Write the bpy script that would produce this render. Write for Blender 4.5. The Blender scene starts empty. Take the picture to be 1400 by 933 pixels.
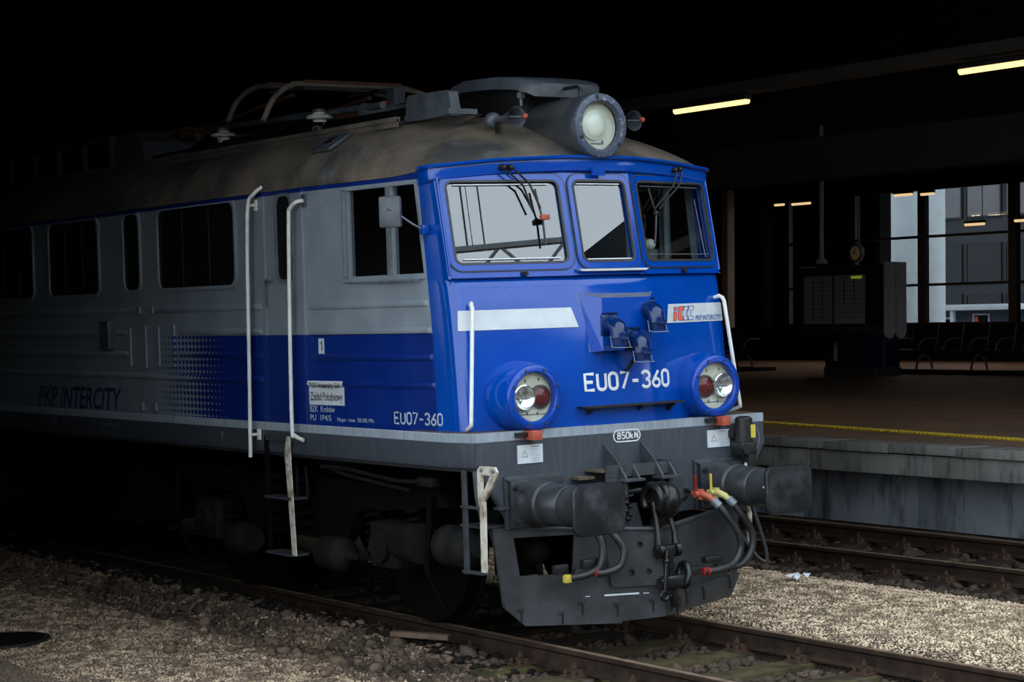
import bpy, bmesh, math, random
import numpy as np
from mathutils import Vector, Matrix

random.seed(7)
RNG = np.random.default_rng(11)
SC = bpy.context.scene
COL = SC.collection
R = math.radians

# ------------------------------------------------------------------ camera
cd = bpy.data.cameras.new('camera')
cd.sensor_width = 36.0
cd.lens = 36.0 * 2794.0 / 1400.0
cd.clip_end = 500
cam = bpy.data.objects.new('camera', cd)
COL.objects.link(cam)
_ya, _pi, _ro = R(34.77), R(-0.03), R(-0.23)
_f = Vector((math.sin(_ya) * math.cos(_pi), math.cos(_ya) * math.cos(_pi), math.sin(_pi)))
_r = Vector((math.cos(_ya), -math.sin(_ya), 0))
_u = _r.cross(_f)
_r2 = _r * math.cos(_ro) + _u * math.sin(_ro)
_u2 = -_r * math.sin(_ro) + _u * math.cos(_ro)
cam.matrix_world = Matrix(((_r2.x, _u2.x, -_f.x, -9.39), (_r2.y, _u2.y, -_f.y, -11.97), (_r2.z, _u2.z, -_f.z, 2.18), (0, 0, 0, 1)))
SC.camera = cam
CANT = -R(1.87)          # the tracks lie on a canted curve

# ------------------------------------------------------------------ sky and exposure
SKY = 3.1
wd = bpy.data.worlds.new('sky')
SC.world = wd
wd.use_nodes = True
bg = wd.node_tree.nodes['Background']
bg.inputs['Color'].default_value = (0.76, 0.89, 1.0, 1)
bg.inputs['Strength'].default_value = SKY
SC.view_settings.view_transform = 'Standard'
SC.view_settings.look = 'None'
SC.view_settings.exposure = 0.0
SC.view_settings.gamma = 1.0
SC.view_settings.use_curve_mapping = False
SC.cycles.max_bounces = 6
SC.cycles.transparent_max_bounces = 12
SC.cycles.caustics_reflective = False
SC.cycles.caustics_refractive = False

# ------------------------------------------------------------------ materials
def srgb(r, g, b):
    f = lambda c: (c / 255 / 12.92) if c / 255 <= 0.04045 else ((c / 255 + 0.055) / 1.055) ** 2.4
    return (f(r), f(g), f(b), 1)

class NT:
    def __init__(s, name):
        s.m = bpy.data.materials.new(name)
        s.m.use_nodes = True
        s.t = s.m.node_tree
        s.n = s.t.nodes
        s.b = s.n['Principled BSDF']
        s.out = s.n['Material Output']
        tc = s.n.new('ShaderNodeTexCoord')
        s.P = tc.outputs['Object']
    def L(s, a, b): s.t.links.new(a, b)
    def v(s, sock, val):
        if hasattr(val, 'links') or hasattr(val, 'is_linked'): s.L(val, sock)
        else: sock.default_value = val
    def math(s, op, a, b=0.0, c=0.0, clamp=False):
        n = s.n.new('ShaderNodeMath'); n.operation = op; n.use_clamp = clamp
        s.v(n.inputs[0], a); s.v(n.inputs[1], b)
        if op in ('MULTIPLY_ADD', 'SMOOTH_MIN', 'COMPARE'): s.v(n.inputs[2], c)
        return n.outputs[0]
    def xyz(s, p=None):
        n = s.n.new('ShaderNodeSeparateXYZ'); s.L(p or s.P, n.inputs[0]); return n.outputs
    def mix(s, f, a, b, mode='MIX'):
        n = s.n.new('ShaderNodeMix'); n.data_type = 'RGBA'; n.blend_type = mode
        s.v(n.inputs[0], f); s.v(n.inputs[6], a); s.v(n.inputs[7], b); return n.outputs[2]
    def scale(s, sc):
        n = s.n.new('ShaderNodeMapping'); s.L(s.P, n.inputs[0]); n.inputs['Scale'].default_value = sc; return n.outputs[0]
    def noise(s, sc=5.0, det=4.0, rough=0.55, p=None):
        n = s.n.new('ShaderNodeTexNoise'); s.L(p or s.P, n.inputs['Vector'])
        n.inputs['Scale'].default_value = sc; n.inputs['Detail'].default_value = det; n.inputs['Roughness'].default_value = rough
        return n.outputs[0]
    def vor(s, sc=20.0, feat='F1', p=None):
        n = s.n.new('ShaderNodeTexVoronoi'); n.feature = feat; s.L(p or s.P, n.inputs['Vector']); n.inputs['Scale'].default_value = sc
        return n.outputs
    def ramp(s, f, lo, hi):
        n = s.n.new('ShaderNodeMapRange'); s.v(n.inputs[0], f); n.inputs[1].default_value = lo; n.inputs[2].default_value = hi
        return n.outputs[0]
    def bump(s, h, st=0.3, dist=0.01):
        n = s.n.new('ShaderNodeBump'); s.L(h, n.inputs['Height']); n.inputs['Strength'].default_value = st; n.inputs['Distance'].default_value = dist
        s.L(n.outputs[0], s.b.inputs['Normal'])
    def set(s, col=None, rough=None, metal=None, coat=None, spec=None):
        if col is not None: s.v(s.b.inputs['Base Color'], col)
        if rough is not None: s.v(s.b.inputs['Roughness'], rough)
        if metal is not None: s.b.inputs['Metallic'].default_value = metal
        if coat is not None:
            s.b.inputs['Coat Weight'].default_value = coat; s.b.inputs['Coat Roughness'].default_value = 0.12
        if spec is not None: s.b.inputs['Specular IOR Level'].default_value = spec
        return s.m

def worn(name, c1, c2, rough=0.5, sc=6.0, lo=0.4, hi=0.7, metal=0.0, bump=0.0, bsc=60.0, coat=None, spec=None):
    t = NT(name)
    f = t.ramp(t.noise(sc, 6), lo, hi)
    col = t.mix(f, c1, c2)
    t.set(col, rough, metal, coat, spec)
    if bump: t.bump(t.noise(bsc, 5), bump, 0.004)
    return t.m

def emit(name, c, st):
    t = NT(name)
    t.set(c, 0.5)
    t.b.inputs['Emission Color'].default_value = c
    t.b.inputs['Emission Strength'].default_value = st
    return t.m

def glass_mat(name, ior=1.5, tint=(1, 1, 1, 1), rough=0.0):
    t = NT(name)
    tr = t.n.new('ShaderNodeBsdfTransparent'); tr.inputs[0].default_value = tint
    gl = t.n.new('ShaderNodeBsdfGlossy'); gl.inputs['Roughness'].default_value = rough
    ge = t.n.new('ShaderNodeNewGeometry')
    dt = t.n.new('ShaderNodeVectorMath'); dt.operation = 'DOT_PRODUCT'
    t.L(ge.outputs['Incoming'], dt.inputs[0]); t.L(ge.outputs['Normal'], dt.inputs[1])
    k = t.math('SUBTRACT', 1.0, t.math('ABSOLUTE', dt.outputs['Value']), clamp=True)
    r0 = ((ior - 1) / (ior + 1)) ** 2
    fr = t.math('MULTIPLY_ADD', t.math('POWER', k, 5.0), 1 - r0, clamp=True)
    fr.node.inputs[2].default_value = r0
    mx = t.n.new('ShaderNodeMixShader')
    t.L(fr, mx.inputs[0]); t.L(tr.outputs[0], mx.inputs[1]); t.L(gl.outputs[0], mx.inputs[2])
    t.L(mx.outputs[0], t.out.inputs[0])
    return t.m

BLUE = srgb(0, 64, 160)
DBLUE = srgb(6, 34, 130)
GREY = srgb(138, 148, 156)
SILV = srgb(168, 178, 188)

def paint_blue():
    t = NT('blue_front_paint')
    chips = t.ramp(t.vor(38)[0], 0.10, 0.06)
    sp = t.ramp(t.noise(3.1, 3), 0.50, 0.62)
    f = t.math('MULTIPLY', chips, sp, clamp=True)
    base = t.mix(t.ramp(t.noise(2.2, 4), 0.35, 0.7), BLUE, srgb(3, 72, 168))
    t.set(t.mix(f, base, srgb(120, 150, 200)), t.math('MULTIPLY_ADD', t.noise(7, 4), 0.10, 0.06), coat=0.15)
    t.bump(t.noise(3.0, 2), 0.05, 0.02)
    return t.m

def paint_side():
    """side livery: silver sill, blue lower zone dissolving in dots to grey, blue cant rail"""
    t = NT('side_livery_paint')
    x, y, z = t.xyz()
    wear = t.noise(4.0, 5)
    g = t.mix(t.ramp(wear, 0.3, 0.75), srgb(120, 129, 137), srgb(140, 148, 155))
    b = t.mix(t.ramp(wear, 0.3, 0.75), srgb(3, 34, 108), srgb(5, 42, 122))
    sil = t.mix(t.ramp(t.noise(9, 5), 0.4, 0.8), srgb(140, 148, 154), srgb(112, 118, 122))
    u = t.math('SUBTRACT', t.math('FRACT', t.math('DIVIDE', y, 0.072)), 0.5)
    v = t.math('SUBTRACT', t.math('FRACT', t.math('DIVIDE', z, 0.0545)), 0.5)
    rad = t.math('SQRT', t.math('ADD', t.math('MULTIPLY', u, u), t.math('MULTIPLY', v, v)))
    tt = t.math('DIVIDE', t.math('SUBTRACT', 5.30, y), 1.85)
    dots = t.math('LESS_THAN', rad, t.math('MULTIPLY', tt, 0.74))
    dots = t.math('MULTIPLY', dots, t.math('GREATER_THAN', tt, 0.0))
    low = t.math('LESS_THAN', z, 2.275)
    top = t.math('GREATER_THAN', z, 3.408)
    isb = t.math('MAXIMUM', t.math('MULTIPLY', dots, low), top)
    c = t.mix(isb, g, b)
    t.set(c, t.math('MULTIPLY_ADD', wear, 0.2, 0.30), coat=0.0)
    t.bump(t.noise(1.7, 3), 0.08, 0.03)
    return t.m

def paint_frame():
    t = NT('underframe_paint')
    x, y, z = t.xyz()
    drip = t.noise(6, 5, p=t.scale((4, 4, 0.6)))
    dk = t.mix(t.ramp(drip, 0.45, 0.75), srgb(58, 62, 69), srgb(72, 76, 84))
    sl = t.mix(t.ramp(drip, 0.4, 0.75), srgb(150, 159, 168), srgb(126, 132, 140))
    f = t.math('GREATER_THAN', z, 1.497)
    t.set(t.mix(f, dk, sl), 0.45)
    return t.m

def roof_mat():
    t = NT('sooty_roof_paint')
    a = t.noise(1.4, 6, 0.65)
    b = t.noise(5.5, 6, 0.7)
    c = t.mix(t.ramp(a, 0.40, 0.62), srgb(64, 63, 62), srgb(124, 110, 94))
    c = t.mix(t.ramp(b, 0.55, 0.80), c, srgb(112, 116, 122))
    sp = t.math('MULTIPLY', t.ramp(t.vor(55)[0], 0.16, 0.08), t.ramp(t.noise(2.6, 3), 0.56, 0.66), clamp=True)
    c = t.mix(sp, c, srgb(150, 152, 150))
    t.set(c, 0.55)
    t.bump(b, 0.12, 0.01)
    return t.m

M = {}
M['blue'] = paint_blue()
M['side'] = paint_side()
M['frame'] = paint_frame()
M['roof'] = roof_mat()
M['dblue'] = worn('dark_blue_paint', srgb(6, 34, 82), srgb(14, 46, 100), 0.16, 8)
M['ringblue'] = worn('chipped_blue_paint', srgb(2, 62, 160), srgb(60, 110, 180), 0.25, 26, 0.62, 0.75)
M['hoodgrey'] = worn('grey_roof_equipment', srgb(62, 66, 72), srgb(88, 92, 100), 0.45, 5, bump=0.1)
M['lampgrey'] = worn('weathered_lamp_housing', srgb(56, 60, 66), srgb(84, 82, 78), 0.42, 5, 0.42, 0.72)
M['lampring'] = worn('chipped_grey_ring', srgb(70, 80, 98), srgb(150, 156, 162), 0.4, 40, 0.58, 0.70)
M['cream'] = worn('cream_lamp_plate', srgb(206, 206, 190), srgb(186, 182, 160), 0.45, 10)
M['white'] = worn('white_handrail_paint', srgb(226, 226, 220), srgb(198, 194, 184), 0.4, 14, 0.5, 0.8)
M['whiteworn'] = worn('worn_white_paint', srgb(200, 192, 176), srgb(122, 102, 82), 0.55, 12, 0.45, 0.65, bump=0.2)
M['decal'] = worn('white_decal', srgb(205, 210, 212), srgb(190, 196, 200), 0.35, 9)
M['textwhite'] = worn('white_lettering', srgb(222, 226, 228), srgb(205, 210, 214), 0.4, 20)
M['textside'] = worn('pale_lettering', srgb(176, 186, 200), srgb(150, 162, 180), 0.5, 20)
M['textgrey'] = worn('faded_lettering', srgb(150, 152, 154), srgb(120, 122, 126), 0.6, 20)
M['textdark'] = worn('dark_blue_lettering', srgb(20, 30, 84), srgb(24, 34, 92), 0.5, 20)
M['textblack'] = worn('black_lettering', srgb(26, 28, 32), srgb(40, 42, 46), 0.6, 20)
M['orange'] = worn('orange_decal', srgb(244, 110, 56), srgb(234, 100, 50), 0.4, 9)
M['decalblue'] = worn('blue_decal', srgb(40, 60, 150), srgb(46, 66, 156), 0.4, 9)
M['black'] = worn('black_steel', srgb(20, 20, 21), srgb(32, 31, 30), 0.42, 9, bump=0.15)
M['greasy'] = worn('greasy_black_steel', srgb(22, 22, 23), srgb(40, 38, 36), 0.3, 15, 0.45, 0.7, metal=0.3, bump=0.25)
M['buffer'] = worn('buffer_steel', srgb(38, 40, 44), srgb(56, 56, 58), 0.36, 7, bump=0.12)
M['bufface'] = worn('greasy_buffer_face', srgb(24, 25, 28), srgb(66, 68, 72), 0.4, 5.5, 0.50, 0.75, metal=0.2, bump=0.2, bsc=25)
M['plow'] = worn('scuffed_plough_paint', srgb(58, 59, 62), srgb(38, 38, 40), 0.45, 5, 0.40, 0.66, bump=0.1)
M['beam'] = worn('dark_grey_beam_paint', srgb(60, 63, 68), srgb(46, 48, 51), 0.45, 10, 0.4, 0.7, bump=0.1)
M['rusty'] = worn('rusty_ledge', srgb(92, 76, 60), srgb(52, 46, 42), 0.8, 14, bump=0.3)
M['red'] = worn('red_paint', srgb(150, 26, 24), srgb(116, 40, 34), 0.4, 16)
M['salmon'] = worn('faded_red_paint', srgb(176, 82, 58), srgb(158, 70, 52), 0.5, 16)
M['yellow'] = worn('yellow_paint', srgb(206, 184, 60), srgb(180, 166, 84), 0.4, 16)
M['palebrass'] = worn('pale_yellow_brass', srgb(190, 180, 112), srgb(160, 148, 88), 0.4, 16)
M['rubber'] = worn('black_hose_rubber', srgb(34, 34, 36), srgb(48, 47, 47), 0.42, 10)
M['gasket'] = worn('dark_gasket', srgb(44, 44, 46), srgb(60, 60, 62), 0.5, 20)
M['chrome'] = worn('bright_reflector', srgb(225, 228, 230), srgb(205, 208, 210), 0.12, 8, metal=0.9)
M['bright'] = worn('bright_glint', srgb(236, 240, 242), srgb(220, 224, 228), 0.25, 8)
M['steel'] = worn('grey_steel_trim', srgb(120, 126, 132), srgb(96, 100, 104), 0.4, 10, metal=0.2)
M['redlens'] = worn('red_lamp_lens', srgb(84, 8, 12), srgb(100, 12, 16), 0.10, 9)
M['paleglass'] = worn('milky_lens', srgb(228, 230, 216), srgb(206, 210, 196), 0.14, 4)
M['winglass'] = glass_mat('windscreen_glass', 2.6, (0.72, 0.78, 0.78, 1))
M['lensglass'] = glass_mat('lamp_glass', 1.45, (0.95, 0.97, 0.96, 1))
M['sideglass'] = glass_mat('side_window_glass', 1.5, (0.5, 0.52, 0.55, 1))
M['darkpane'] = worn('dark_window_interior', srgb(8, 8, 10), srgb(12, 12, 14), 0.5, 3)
M['interior'] = worn('cab_interior', srgb(104, 110, 104), srgb(90, 96, 92), 0.7, 3)
M['interiordark'] = worn('dark_cab_lining', srgb(64, 52, 46), srgb(52, 46, 44), 0.8, 3)
M['porcelain'] = worn('white_porcelain', srgb(222, 222, 212), srgb(200, 198, 186), 0.2, 9)
M['copper'] = worn('rusty_brown_arm', srgb(98, 66, 50), srgb(70, 52, 44), 0.6, 8)
M['pantograph'] = worn('grey_pantograph_tube', srgb(126, 122, 112), srgb(92, 88, 82), 0.5, 8)
M['galv'] = worn('galvanised_tube', srgb(120, 118, 112), srgb(96, 94, 90), 0.5, 9)
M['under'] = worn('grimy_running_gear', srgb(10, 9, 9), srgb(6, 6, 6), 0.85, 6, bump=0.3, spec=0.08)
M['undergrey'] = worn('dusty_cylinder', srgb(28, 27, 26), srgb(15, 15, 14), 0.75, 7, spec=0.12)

# ------------------------------------------------------------------ mesh helpers
class MB:
    def __init__(s): s.v = []; s.f = []
    def add(s, vs, fs):
        o = len(s.v); s.v += [tuple(p) for p in vs]; s.f += [tuple(i + o for i in f) for f in fs]; return s
    def box(s, c, d, rot=None):
        hx, hy, hz = d[0] / 2, d[1] / 2, d[2] / 2
        vs = [Vector((x, y, z)) for x in (-hx, hx) for y in (-hy, hy) for z in (-hz, hz)]
        if rot is not None: vs = [rot @ p for p in vs]
        vs = [p + Vector(c) for p in vs]
        return s.add(vs, [(0, 1, 3, 2), (4, 6, 7, 5), (0, 4, 5, 1), (2, 3, 7, 6), (0, 2, 6, 4), (1, 5, 7, 3)])
    def bbox(s, c, d, b=0.01, rot=None):
        bm = bmesh.new(); bmesh.ops.create_cube(bm, size=1.0)
        for p in bm.verts: p.co = Vector((p.co.x * d[0], p.co.y * d[1], p.co.z * d[2]))
        bmesh.ops.bevel(bm, geom=bm.edges[:], offset=b, segments=2, affect='EDGES', profile=0.6)
        bm.verts.index_update()
        vs = [(rot @ p.co if rot is not None else p.co) + Vector(c) for p in bm.verts]
        fs = [[q.index for q in f.verts] for f in bm.faces]
        bm.free(); return s.add(vs, fs)
    def cyl(s, p0, p1, r0, r1=None, n=16):
        p0, p1 = Vector(p0), Vector(p1); r1 = r0 if r1 is None else r1
        a = (p1 - p0).normalized(); q = a.orthogonal().normalized(); w = a.cross(q)
        vs = []
        for p, r in ((p0, r0), (p1, r1)):
            for i in range(n):
                t = 2 * math.pi * i / n; vs.append(p + q * (r * math.cos(t)) + w * (r * math.sin(t)))
        fs = [(i, (i + 1) % n, n + (i + 1) % n, n + i) for i in range(n)]
        fs += [tuple(range(n - 1, -1, -1)), tuple(range(n, 2 * n))]
        return s.add(vs, fs)
    def tube(s, pts, r, n=10, caps=True):
        pts = [Vector(p) for p in pts]; rs = r if isinstance(r, (list, tuple)) else [r] * len(pts)
        vs = []; q = None
        for i, p in enumerate(pts):
            a = (pts[min(i + 1, len(pts) - 1)] - pts[max(i - 1, 0)])
            a = a.normalized() if a.length > 1e-9 else Vector((0, 0, 1))
            q = a.orthogonal().normalized() if q is None else (q - a * q.dot(a)).normalized()
            w = a.cross(q)
            for k in range(n):
                t = 2 * math.pi * k / n; vs.append(p + q * (rs[i] * math.cos(t)) + w * (rs[i] * math.sin(t)))
        fs = []
        for i in range(len(pts) - 1):
            for k in range(n):
                fs.append((i * n + k, i * n + (k + 1) % n, (i + 1) * n + (k + 1) % n, (i + 1) * n + k))
        if caps: fs += [tuple(range(n - 1, -1, -1)), tuple(range((len(pts) - 1) * n, len(pts) * n))]
        return s.add(vs, fs)
    def lathe(s, prof, o, ax, n=28):
        """prof: (radius, distance along axis)"""
        o = Vector(o); a = Vector(ax).normalized(); q = a.orthogonal().normalized(); w = a.cross(q)
        vs = []
        for r, h in prof:
            for k in range(n):
                t = 2 * math.pi * k / n; vs.append(o + a * h + q * (r * math.cos(t)) + w * (r * math.sin(t)))
        fs = []
        for i in range(len(prof) - 1):
            for k in range(n):
                fs.append((i * n + k, i * n + (k + 1) % n, (i + 1) * n + (k + 1) % n, (i + 1) * n + k))
        return s.add(vs, fs)
    def prism(s, pts, O, U, V, N, d):
        O, U, V, N = Vector(O), Vector(U), Vector(V), Vector(N); n = len(pts)
        lo = [O + U * a + V * b for a, b in pts]; hi = [p + N * d for p in lo]
        fs = [tuple(range(n - 1, -1, -1)), tuple(range(n, 2 * n))] + [(i, (i + 1) % n, n + (i + 1) % n, n + i) for i in range(n)]
        return s.add(lo + hi, fs)
    def ring(s, outer, inner, mp, N, d):
        """rim between two loops of equal length, raised by d along N"""
        N = Vector(N); n = len(outer)
        a = [Vector(mp(*p)) for p in outer]; b = [Vector(mp(*p)) for p in inner]
        vs = a + [p + N * d for p in a] + [p + N * d for p in b] + b
        fs = []
        for i in range(n):
            j = (i + 1) % n
            fs += [(i, j, n + j, n + i), (n + i, n + j, 2 * n + j, 2 * n + i), (2 * n + i, 2 * n + j, 3 * n + j, 3 * n + i)]
        return s.add(vs, fs)
    def grid(s, rows):
        n = len(rows[0]); vs = [p for r in rows for p in r]; fs = []
        for i in range(len(rows) - 1):
            for k in range(n - 1): fs.append((i * n + k, i * n + k + 1, (i + 1) * n + k + 1, (i + 1) * n + k))
        return s.add(vs, fs)
    def sphere(s, c, r, n=14, m=8, sq=(1, 1, 1)):
        prof = []
        rows = []
        for i in range(m + 1):
            t = math.pi * i / m
            rows.append([(c[0] + sq[0] * r * math.sin(t) * math.cos(2 * math.pi * k / n), c[1] + sq[1] * r * math.sin(t) * math.sin(2 * math.pi * k / n), c[2] + sq[2] * r * math.cos(t)) for k in range(n + 1)])
        return s.grid(rows)
    def mesh(s, name, mat, ang=40):
        me = bpy.data.meshes.new(name)
        me.from_pydata(s.v, [], s.f)
        bm = bmesh.new(); bm.from_mesh(me)
        bmesh.ops.remove_doubles(bm, verts=bm.verts[:], dist=1e-5)
        bmesh.ops.recalc_face_normals(bm, faces=bm.faces[:])
        bm.to_mesh(me); bm.free()
        if ang:
            me.shade_smooth()
            me.set_sharp_from_angle(angle=R(ang))
        me.materials.append(mat)
        return me
    def build(s, name, mat, parent=None, ang=40, label=None):
        return link(name, s.mesh(name, mat, ang), parent, label)

def link(name, me, parent=None, label=None):
    o = bpy.data.objects.new(name, me); COL.objects.link(o)
    if parent is not None: o.parent = parent
    if label: o['label'] = label
    return o

def thing(name, label, cat, loc=(0, 0, 0), rot=(0, 0, 0), group=None):
    o = bpy.data.objects.new(name, None); COL.objects.link(o)
    o.empty_display_size = 0.2
    o.location = loc; o.rotation_euler = rot
    return tag(o, label, cat, group)

def tag(o, label, cat, group=None):
    o['label'] = label; o['category'] = cat
    if group: o['group'] = group
    return o

def struct(o): o['kind'] = 'structure'; return o
def stuff(o): o['kind'] = 'stuff'; return o

def rrect(x0, x1, y0, y1, r, n=5):
    pts = []
    for cx, cy, a0 in ((x1 - r, y1 - r, 0), (x0 + r, y1 - r, 90), (x0 + r, y0 + r, 180), (x1 - r, y0 + r, 270)):
        for i in range(n + 1):
            a = R(a0 + 90 * i / n); pts.append((cx + r * math.cos(a), cy + r * math.sin(a)))
    return pts

def panel(mb, outer, holes, mp, inward=None, depth=0.05):
    """flat sheet with holes; mp maps 2-D to 3-D"""
    bm = bmesh.new(); es = []
    for loop in [outer] + holes:
        vs = [bm.verts.new((p[0], p[1], 0)) for p in loop]
        es += [bm.edges.new((vs[i], vs[(i + 1) % len(vs)])) for i in range(len(vs))]
    bmesh.ops.triangle_fill(bm, use_beauty=True, use_dissolve=False, edges=es)
    bm.verts.index_update()
    mb.add([mp(v.co.x, v.co.y) for v in bm.verts], [[q.index for q in f.verts] for f in bm.faces])
    bm.free()
    if inward is not None:
        d = Vector(inward) * depth
        for h in holes:
            a = [Vector(mp(*p)) for p in h]; n = len(a)
            mb.add(a + [p + d for p in a], [(i, (i + 1) % n, n + (i + 1) % n, n + i) for i in range(n)])
    return mb

def plane_poly(mb, pts, mp):
    return mb.add([mp(*p) for p in pts], [tuple(range(len(pts)))])

def lettering(txt, mat, parent, mp, w, h, name='lettering', off=0.0, lift=0.0, shear=0.0, body=None):
    """text fitted to w x h, lower left at mp(0,0); mp maps (a,b) to 3-D"""
    cu = bpy.data.curves.new(name, 'FONT'); cu.body = txt; cu.offset = off; cu.shear = shear; cu.resolution_u = 3
    ob = bpy.data.objects.new(name, cu); COL.objects.link(ob)
    dg = bpy.context.evaluated_depsgraph_get(); dg.update()
    me = bpy.data.meshes.new_from_object(ob.evaluated_get(dg))
    bpy.data.objects.remove(ob); bpy.data.curves.remove(cu)
    if body is not None: x0, x1, y0, y1 = body
    else:
        xs = [v.co.x for v in me.vertices]; ys = [v.co.y for v in me.vertices]
        x0, x1, y0, y1 = min(xs), max(xs), min(ys), max(ys)
    for v in me.vertices:
        v.co = Vector(mp((v.co.x - x0) / (x1 - x0) * w, (v.co.y - y0) / (y1 - y0) * h))
    me.materials.clear(); me.materials.append(mat)
    return link(name, me, parent)

def arc_pts(c, r, a0, a1, n, U, V):
    c, U, V = Vector(c), Vector(U), Vector(V)
    return [c + U * (r * math.cos(R(a0 + (a1 - a0) * i / n))) + V * (r * math.sin(R(a0 + (a1 - a0) * i / n))) for i in range(n + 1)]

def bez(p0, p1, p2, p3, n=14):
    p0, p1, p2, p3 = map(Vector, (p0, p1, p2, p3)); out = []
    for i in range(n + 1):
        t = i / n; u = 1 - t
        out.append(p0 * u ** 3 + p1 * 3 * u * u * t + p2 * 3 * u * t * t + p3 * t ** 3)
    return out

def crom(pts, n=6):
    P = [Vector(p) for p in pts]; P = [P[0] * 2 - P[1]] + P + [P[-1] * 2 - P[-2]]; out = []
    for i in range(1, len(P) - 2):
        for k in range(n):
            t = k / n; a, b, c, d = P[i - 1], P[i], P[i + 1], P[i + 2]
            out.append(0.5 * ((2 * b) + (c - a) * t + (2 * a - 5 * b + 4 * c - d) * t * t + (3 * b - a - 3 * c + d) * t ** 3))
    out.append(P[-2]); return out

# ------------------------------------------------------------------ setting: hall, ground, platform
def gravel_mat():
    t = NT('ground_gravel')
    x, y, z = t.xyz()
    vo = t.vor(75)
    v2 = t.vor(34)
    h = t.xyz(vo[1])[0]
    c = t.mix(h, srgb(100, 84, 70), srgb(192, 166, 138))
    c = t.mix(t.ramp(vo[0], 0.35, 0.75), c, srgb(60, 52, 46))
    big = t.noise(0.9, 5, 0.6)
    c = t.mix(t.math('MULTIPLY', t.ramp(big, 0.5, 0.68), 0.7), c, srgb(86, 78, 72))
    moss = t.math('MULTIPLY', t.ramp(t.noise(1.3, 4), 0.58, 0.70), t.ramp(t.noise(14, 4), 0.4, 0.6))
    c = t.mix(t.math('MULTIPLY', moss, 0.65), c, srgb(92, 92, 54))
    # brown beds of both tracks, with the locomotive's shade painted into the colour
    ax = t.math('ABSOLUTE', t.math('SUBTRACT', t.math('ABSOLUTE', t.math('SUBTRACT', x, 2.61)), 2.61))
    wob = t.math('MULTIPLY_ADD', t.noise(2.4, 4), 0.7, -0.35)
    bed_shade = t.ramp(t.math('ADD', ax, wob), 1.45, 0.95)
    c = t.mix(t.math('MULTIPLY', bed_shade, 0.9), c, t.mix(t.xyz(v2[1])[1], srgb(30, 26, 23), srgb(58, 49, 42)))
    t.set(c, 0.9, spec=0.2)
    t.bump(t.math('MULTIPLY_ADD', vo[0], -1.0, t.math('MULTIPLY', v2[0], -0.7)), 0.9, 0.012)
    return t.m

M['ground'] = gravel_mat()
M['stonedark'] = worn('shaded_ballast_stone', srgb(40, 34, 30), srgb(24, 21, 19), 0.9, 3.5, 0.35, 0.65, spec=0.05)  # shade beside the locomotive put into the stone colour
M['stone'] = worn('ballast_stone', srgb(118, 98, 82), srgb(78, 64, 54), 0.9, 3.5, 0.35, 0.65, spec=0.2)
M['stonebrown'] = worn('brown_ballast_stone', srgb(88, 74, 63), srgb(54, 46, 40), 0.9, 3.5, 0.35, 0.65, spec=0.1)
M['pebble'] = worn('pale_gravel_stone', srgb(196, 170, 142), srgb(118, 98, 82), 0.9, 6, 0.4, 0.62, spec=0.2)
M['pebblepale'] = worn('pale_track_gravel', srgb(232, 206, 174), srgb(146, 124, 103), 0.9, 6, 0.4, 0.62, spec=0.2)
M['rail'] = worn('rusty_rail_steel', srgb(56, 42, 33), srgb(34, 27, 23), 0.8, 7, bump=0.2, spec=0.15)
M['railtop'] = worn('polished_rail_head', srgb(150, 126, 104), srgb(104, 84, 68), 0.42, 8, metal=0.3)
M['sleeper'] = worn('mossy_timber_sleeper', srgb(80, 73, 50), srgb(52, 45, 36), 0.9, 5, 0.4, 0.65, bump=0.5, bsc=30, spec=0.1)
M['old_shaded_sleeper'] = worn('dark_timber_sleeper', srgb(54, 46, 38), srgb(38, 33, 29), 0.9, 5, 0.4, 0.65, bump=0.5, bsc=30, spec=0.1)
M['fastener'] = worn('rusty_fastener', srgb(78, 58, 46), srgb(50, 40, 34), 0.85, 16, spec=0.15)
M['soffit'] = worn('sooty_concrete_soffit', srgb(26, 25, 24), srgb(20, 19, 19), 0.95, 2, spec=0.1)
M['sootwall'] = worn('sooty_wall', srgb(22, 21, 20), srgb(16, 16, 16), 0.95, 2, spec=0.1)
M['bulkhead'] = worn('grey_concrete_beam', srgb(104, 100, 96), srgb(90, 88, 86), 0.9, 1.5, spec=0.1)
M['darkmetal'] = worn('dark_window_framing', srgb(30, 29, 28), srgb(22, 22, 22), 0.6, 5)

def conc_mat(name, a, b, st):
    t = NT(name)
    n1 = t.noise(1.2, 5); n2 = t.noise(3.0, 6, 0.65, p=t.scale((1, 1.6, 0.35)))
    c = t.mix(t.ramp(n1, 0.35, 0.7), a, b)
    c = t.mix(t.math('MULTIPLY', t.ramp(n2, 0.50, 0.66), 0.8), c, st)
    c = t.mix(t.math('MULTIPLY', t.ramp(t.noise(4.2, 5, p=t.scale((1, 2.0, 0.22))), 0.64, 0.72), 0.55), c, srgb(92, 62, 42))
    t.set(c, 0.85, spec=0.2); t.bump(t.noise(18, 5), 0.15, 0.01)
    return t.m
M['slab'] = conc_mat('platform_edge_concrete', srgb(164, 160, 154), srgb(132, 130, 126), srgb(84, 82, 80))
M['platwall'] = conc_mat('stained_platform_wall', srgb(176, 182, 188), srgb(140, 146, 154), srgb(58, 54, 52))
M['platfloor'] = worn('brown_platform_paving', srgb(150, 124, 106), srgb(124, 104, 92), 0.7, 1.3, spec=0.2)
M['yellowtile'] = worn('yellow_tactile_tile', srgb(222, 190, 52), srgb(190, 160, 50), 0.6, 9)

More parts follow.
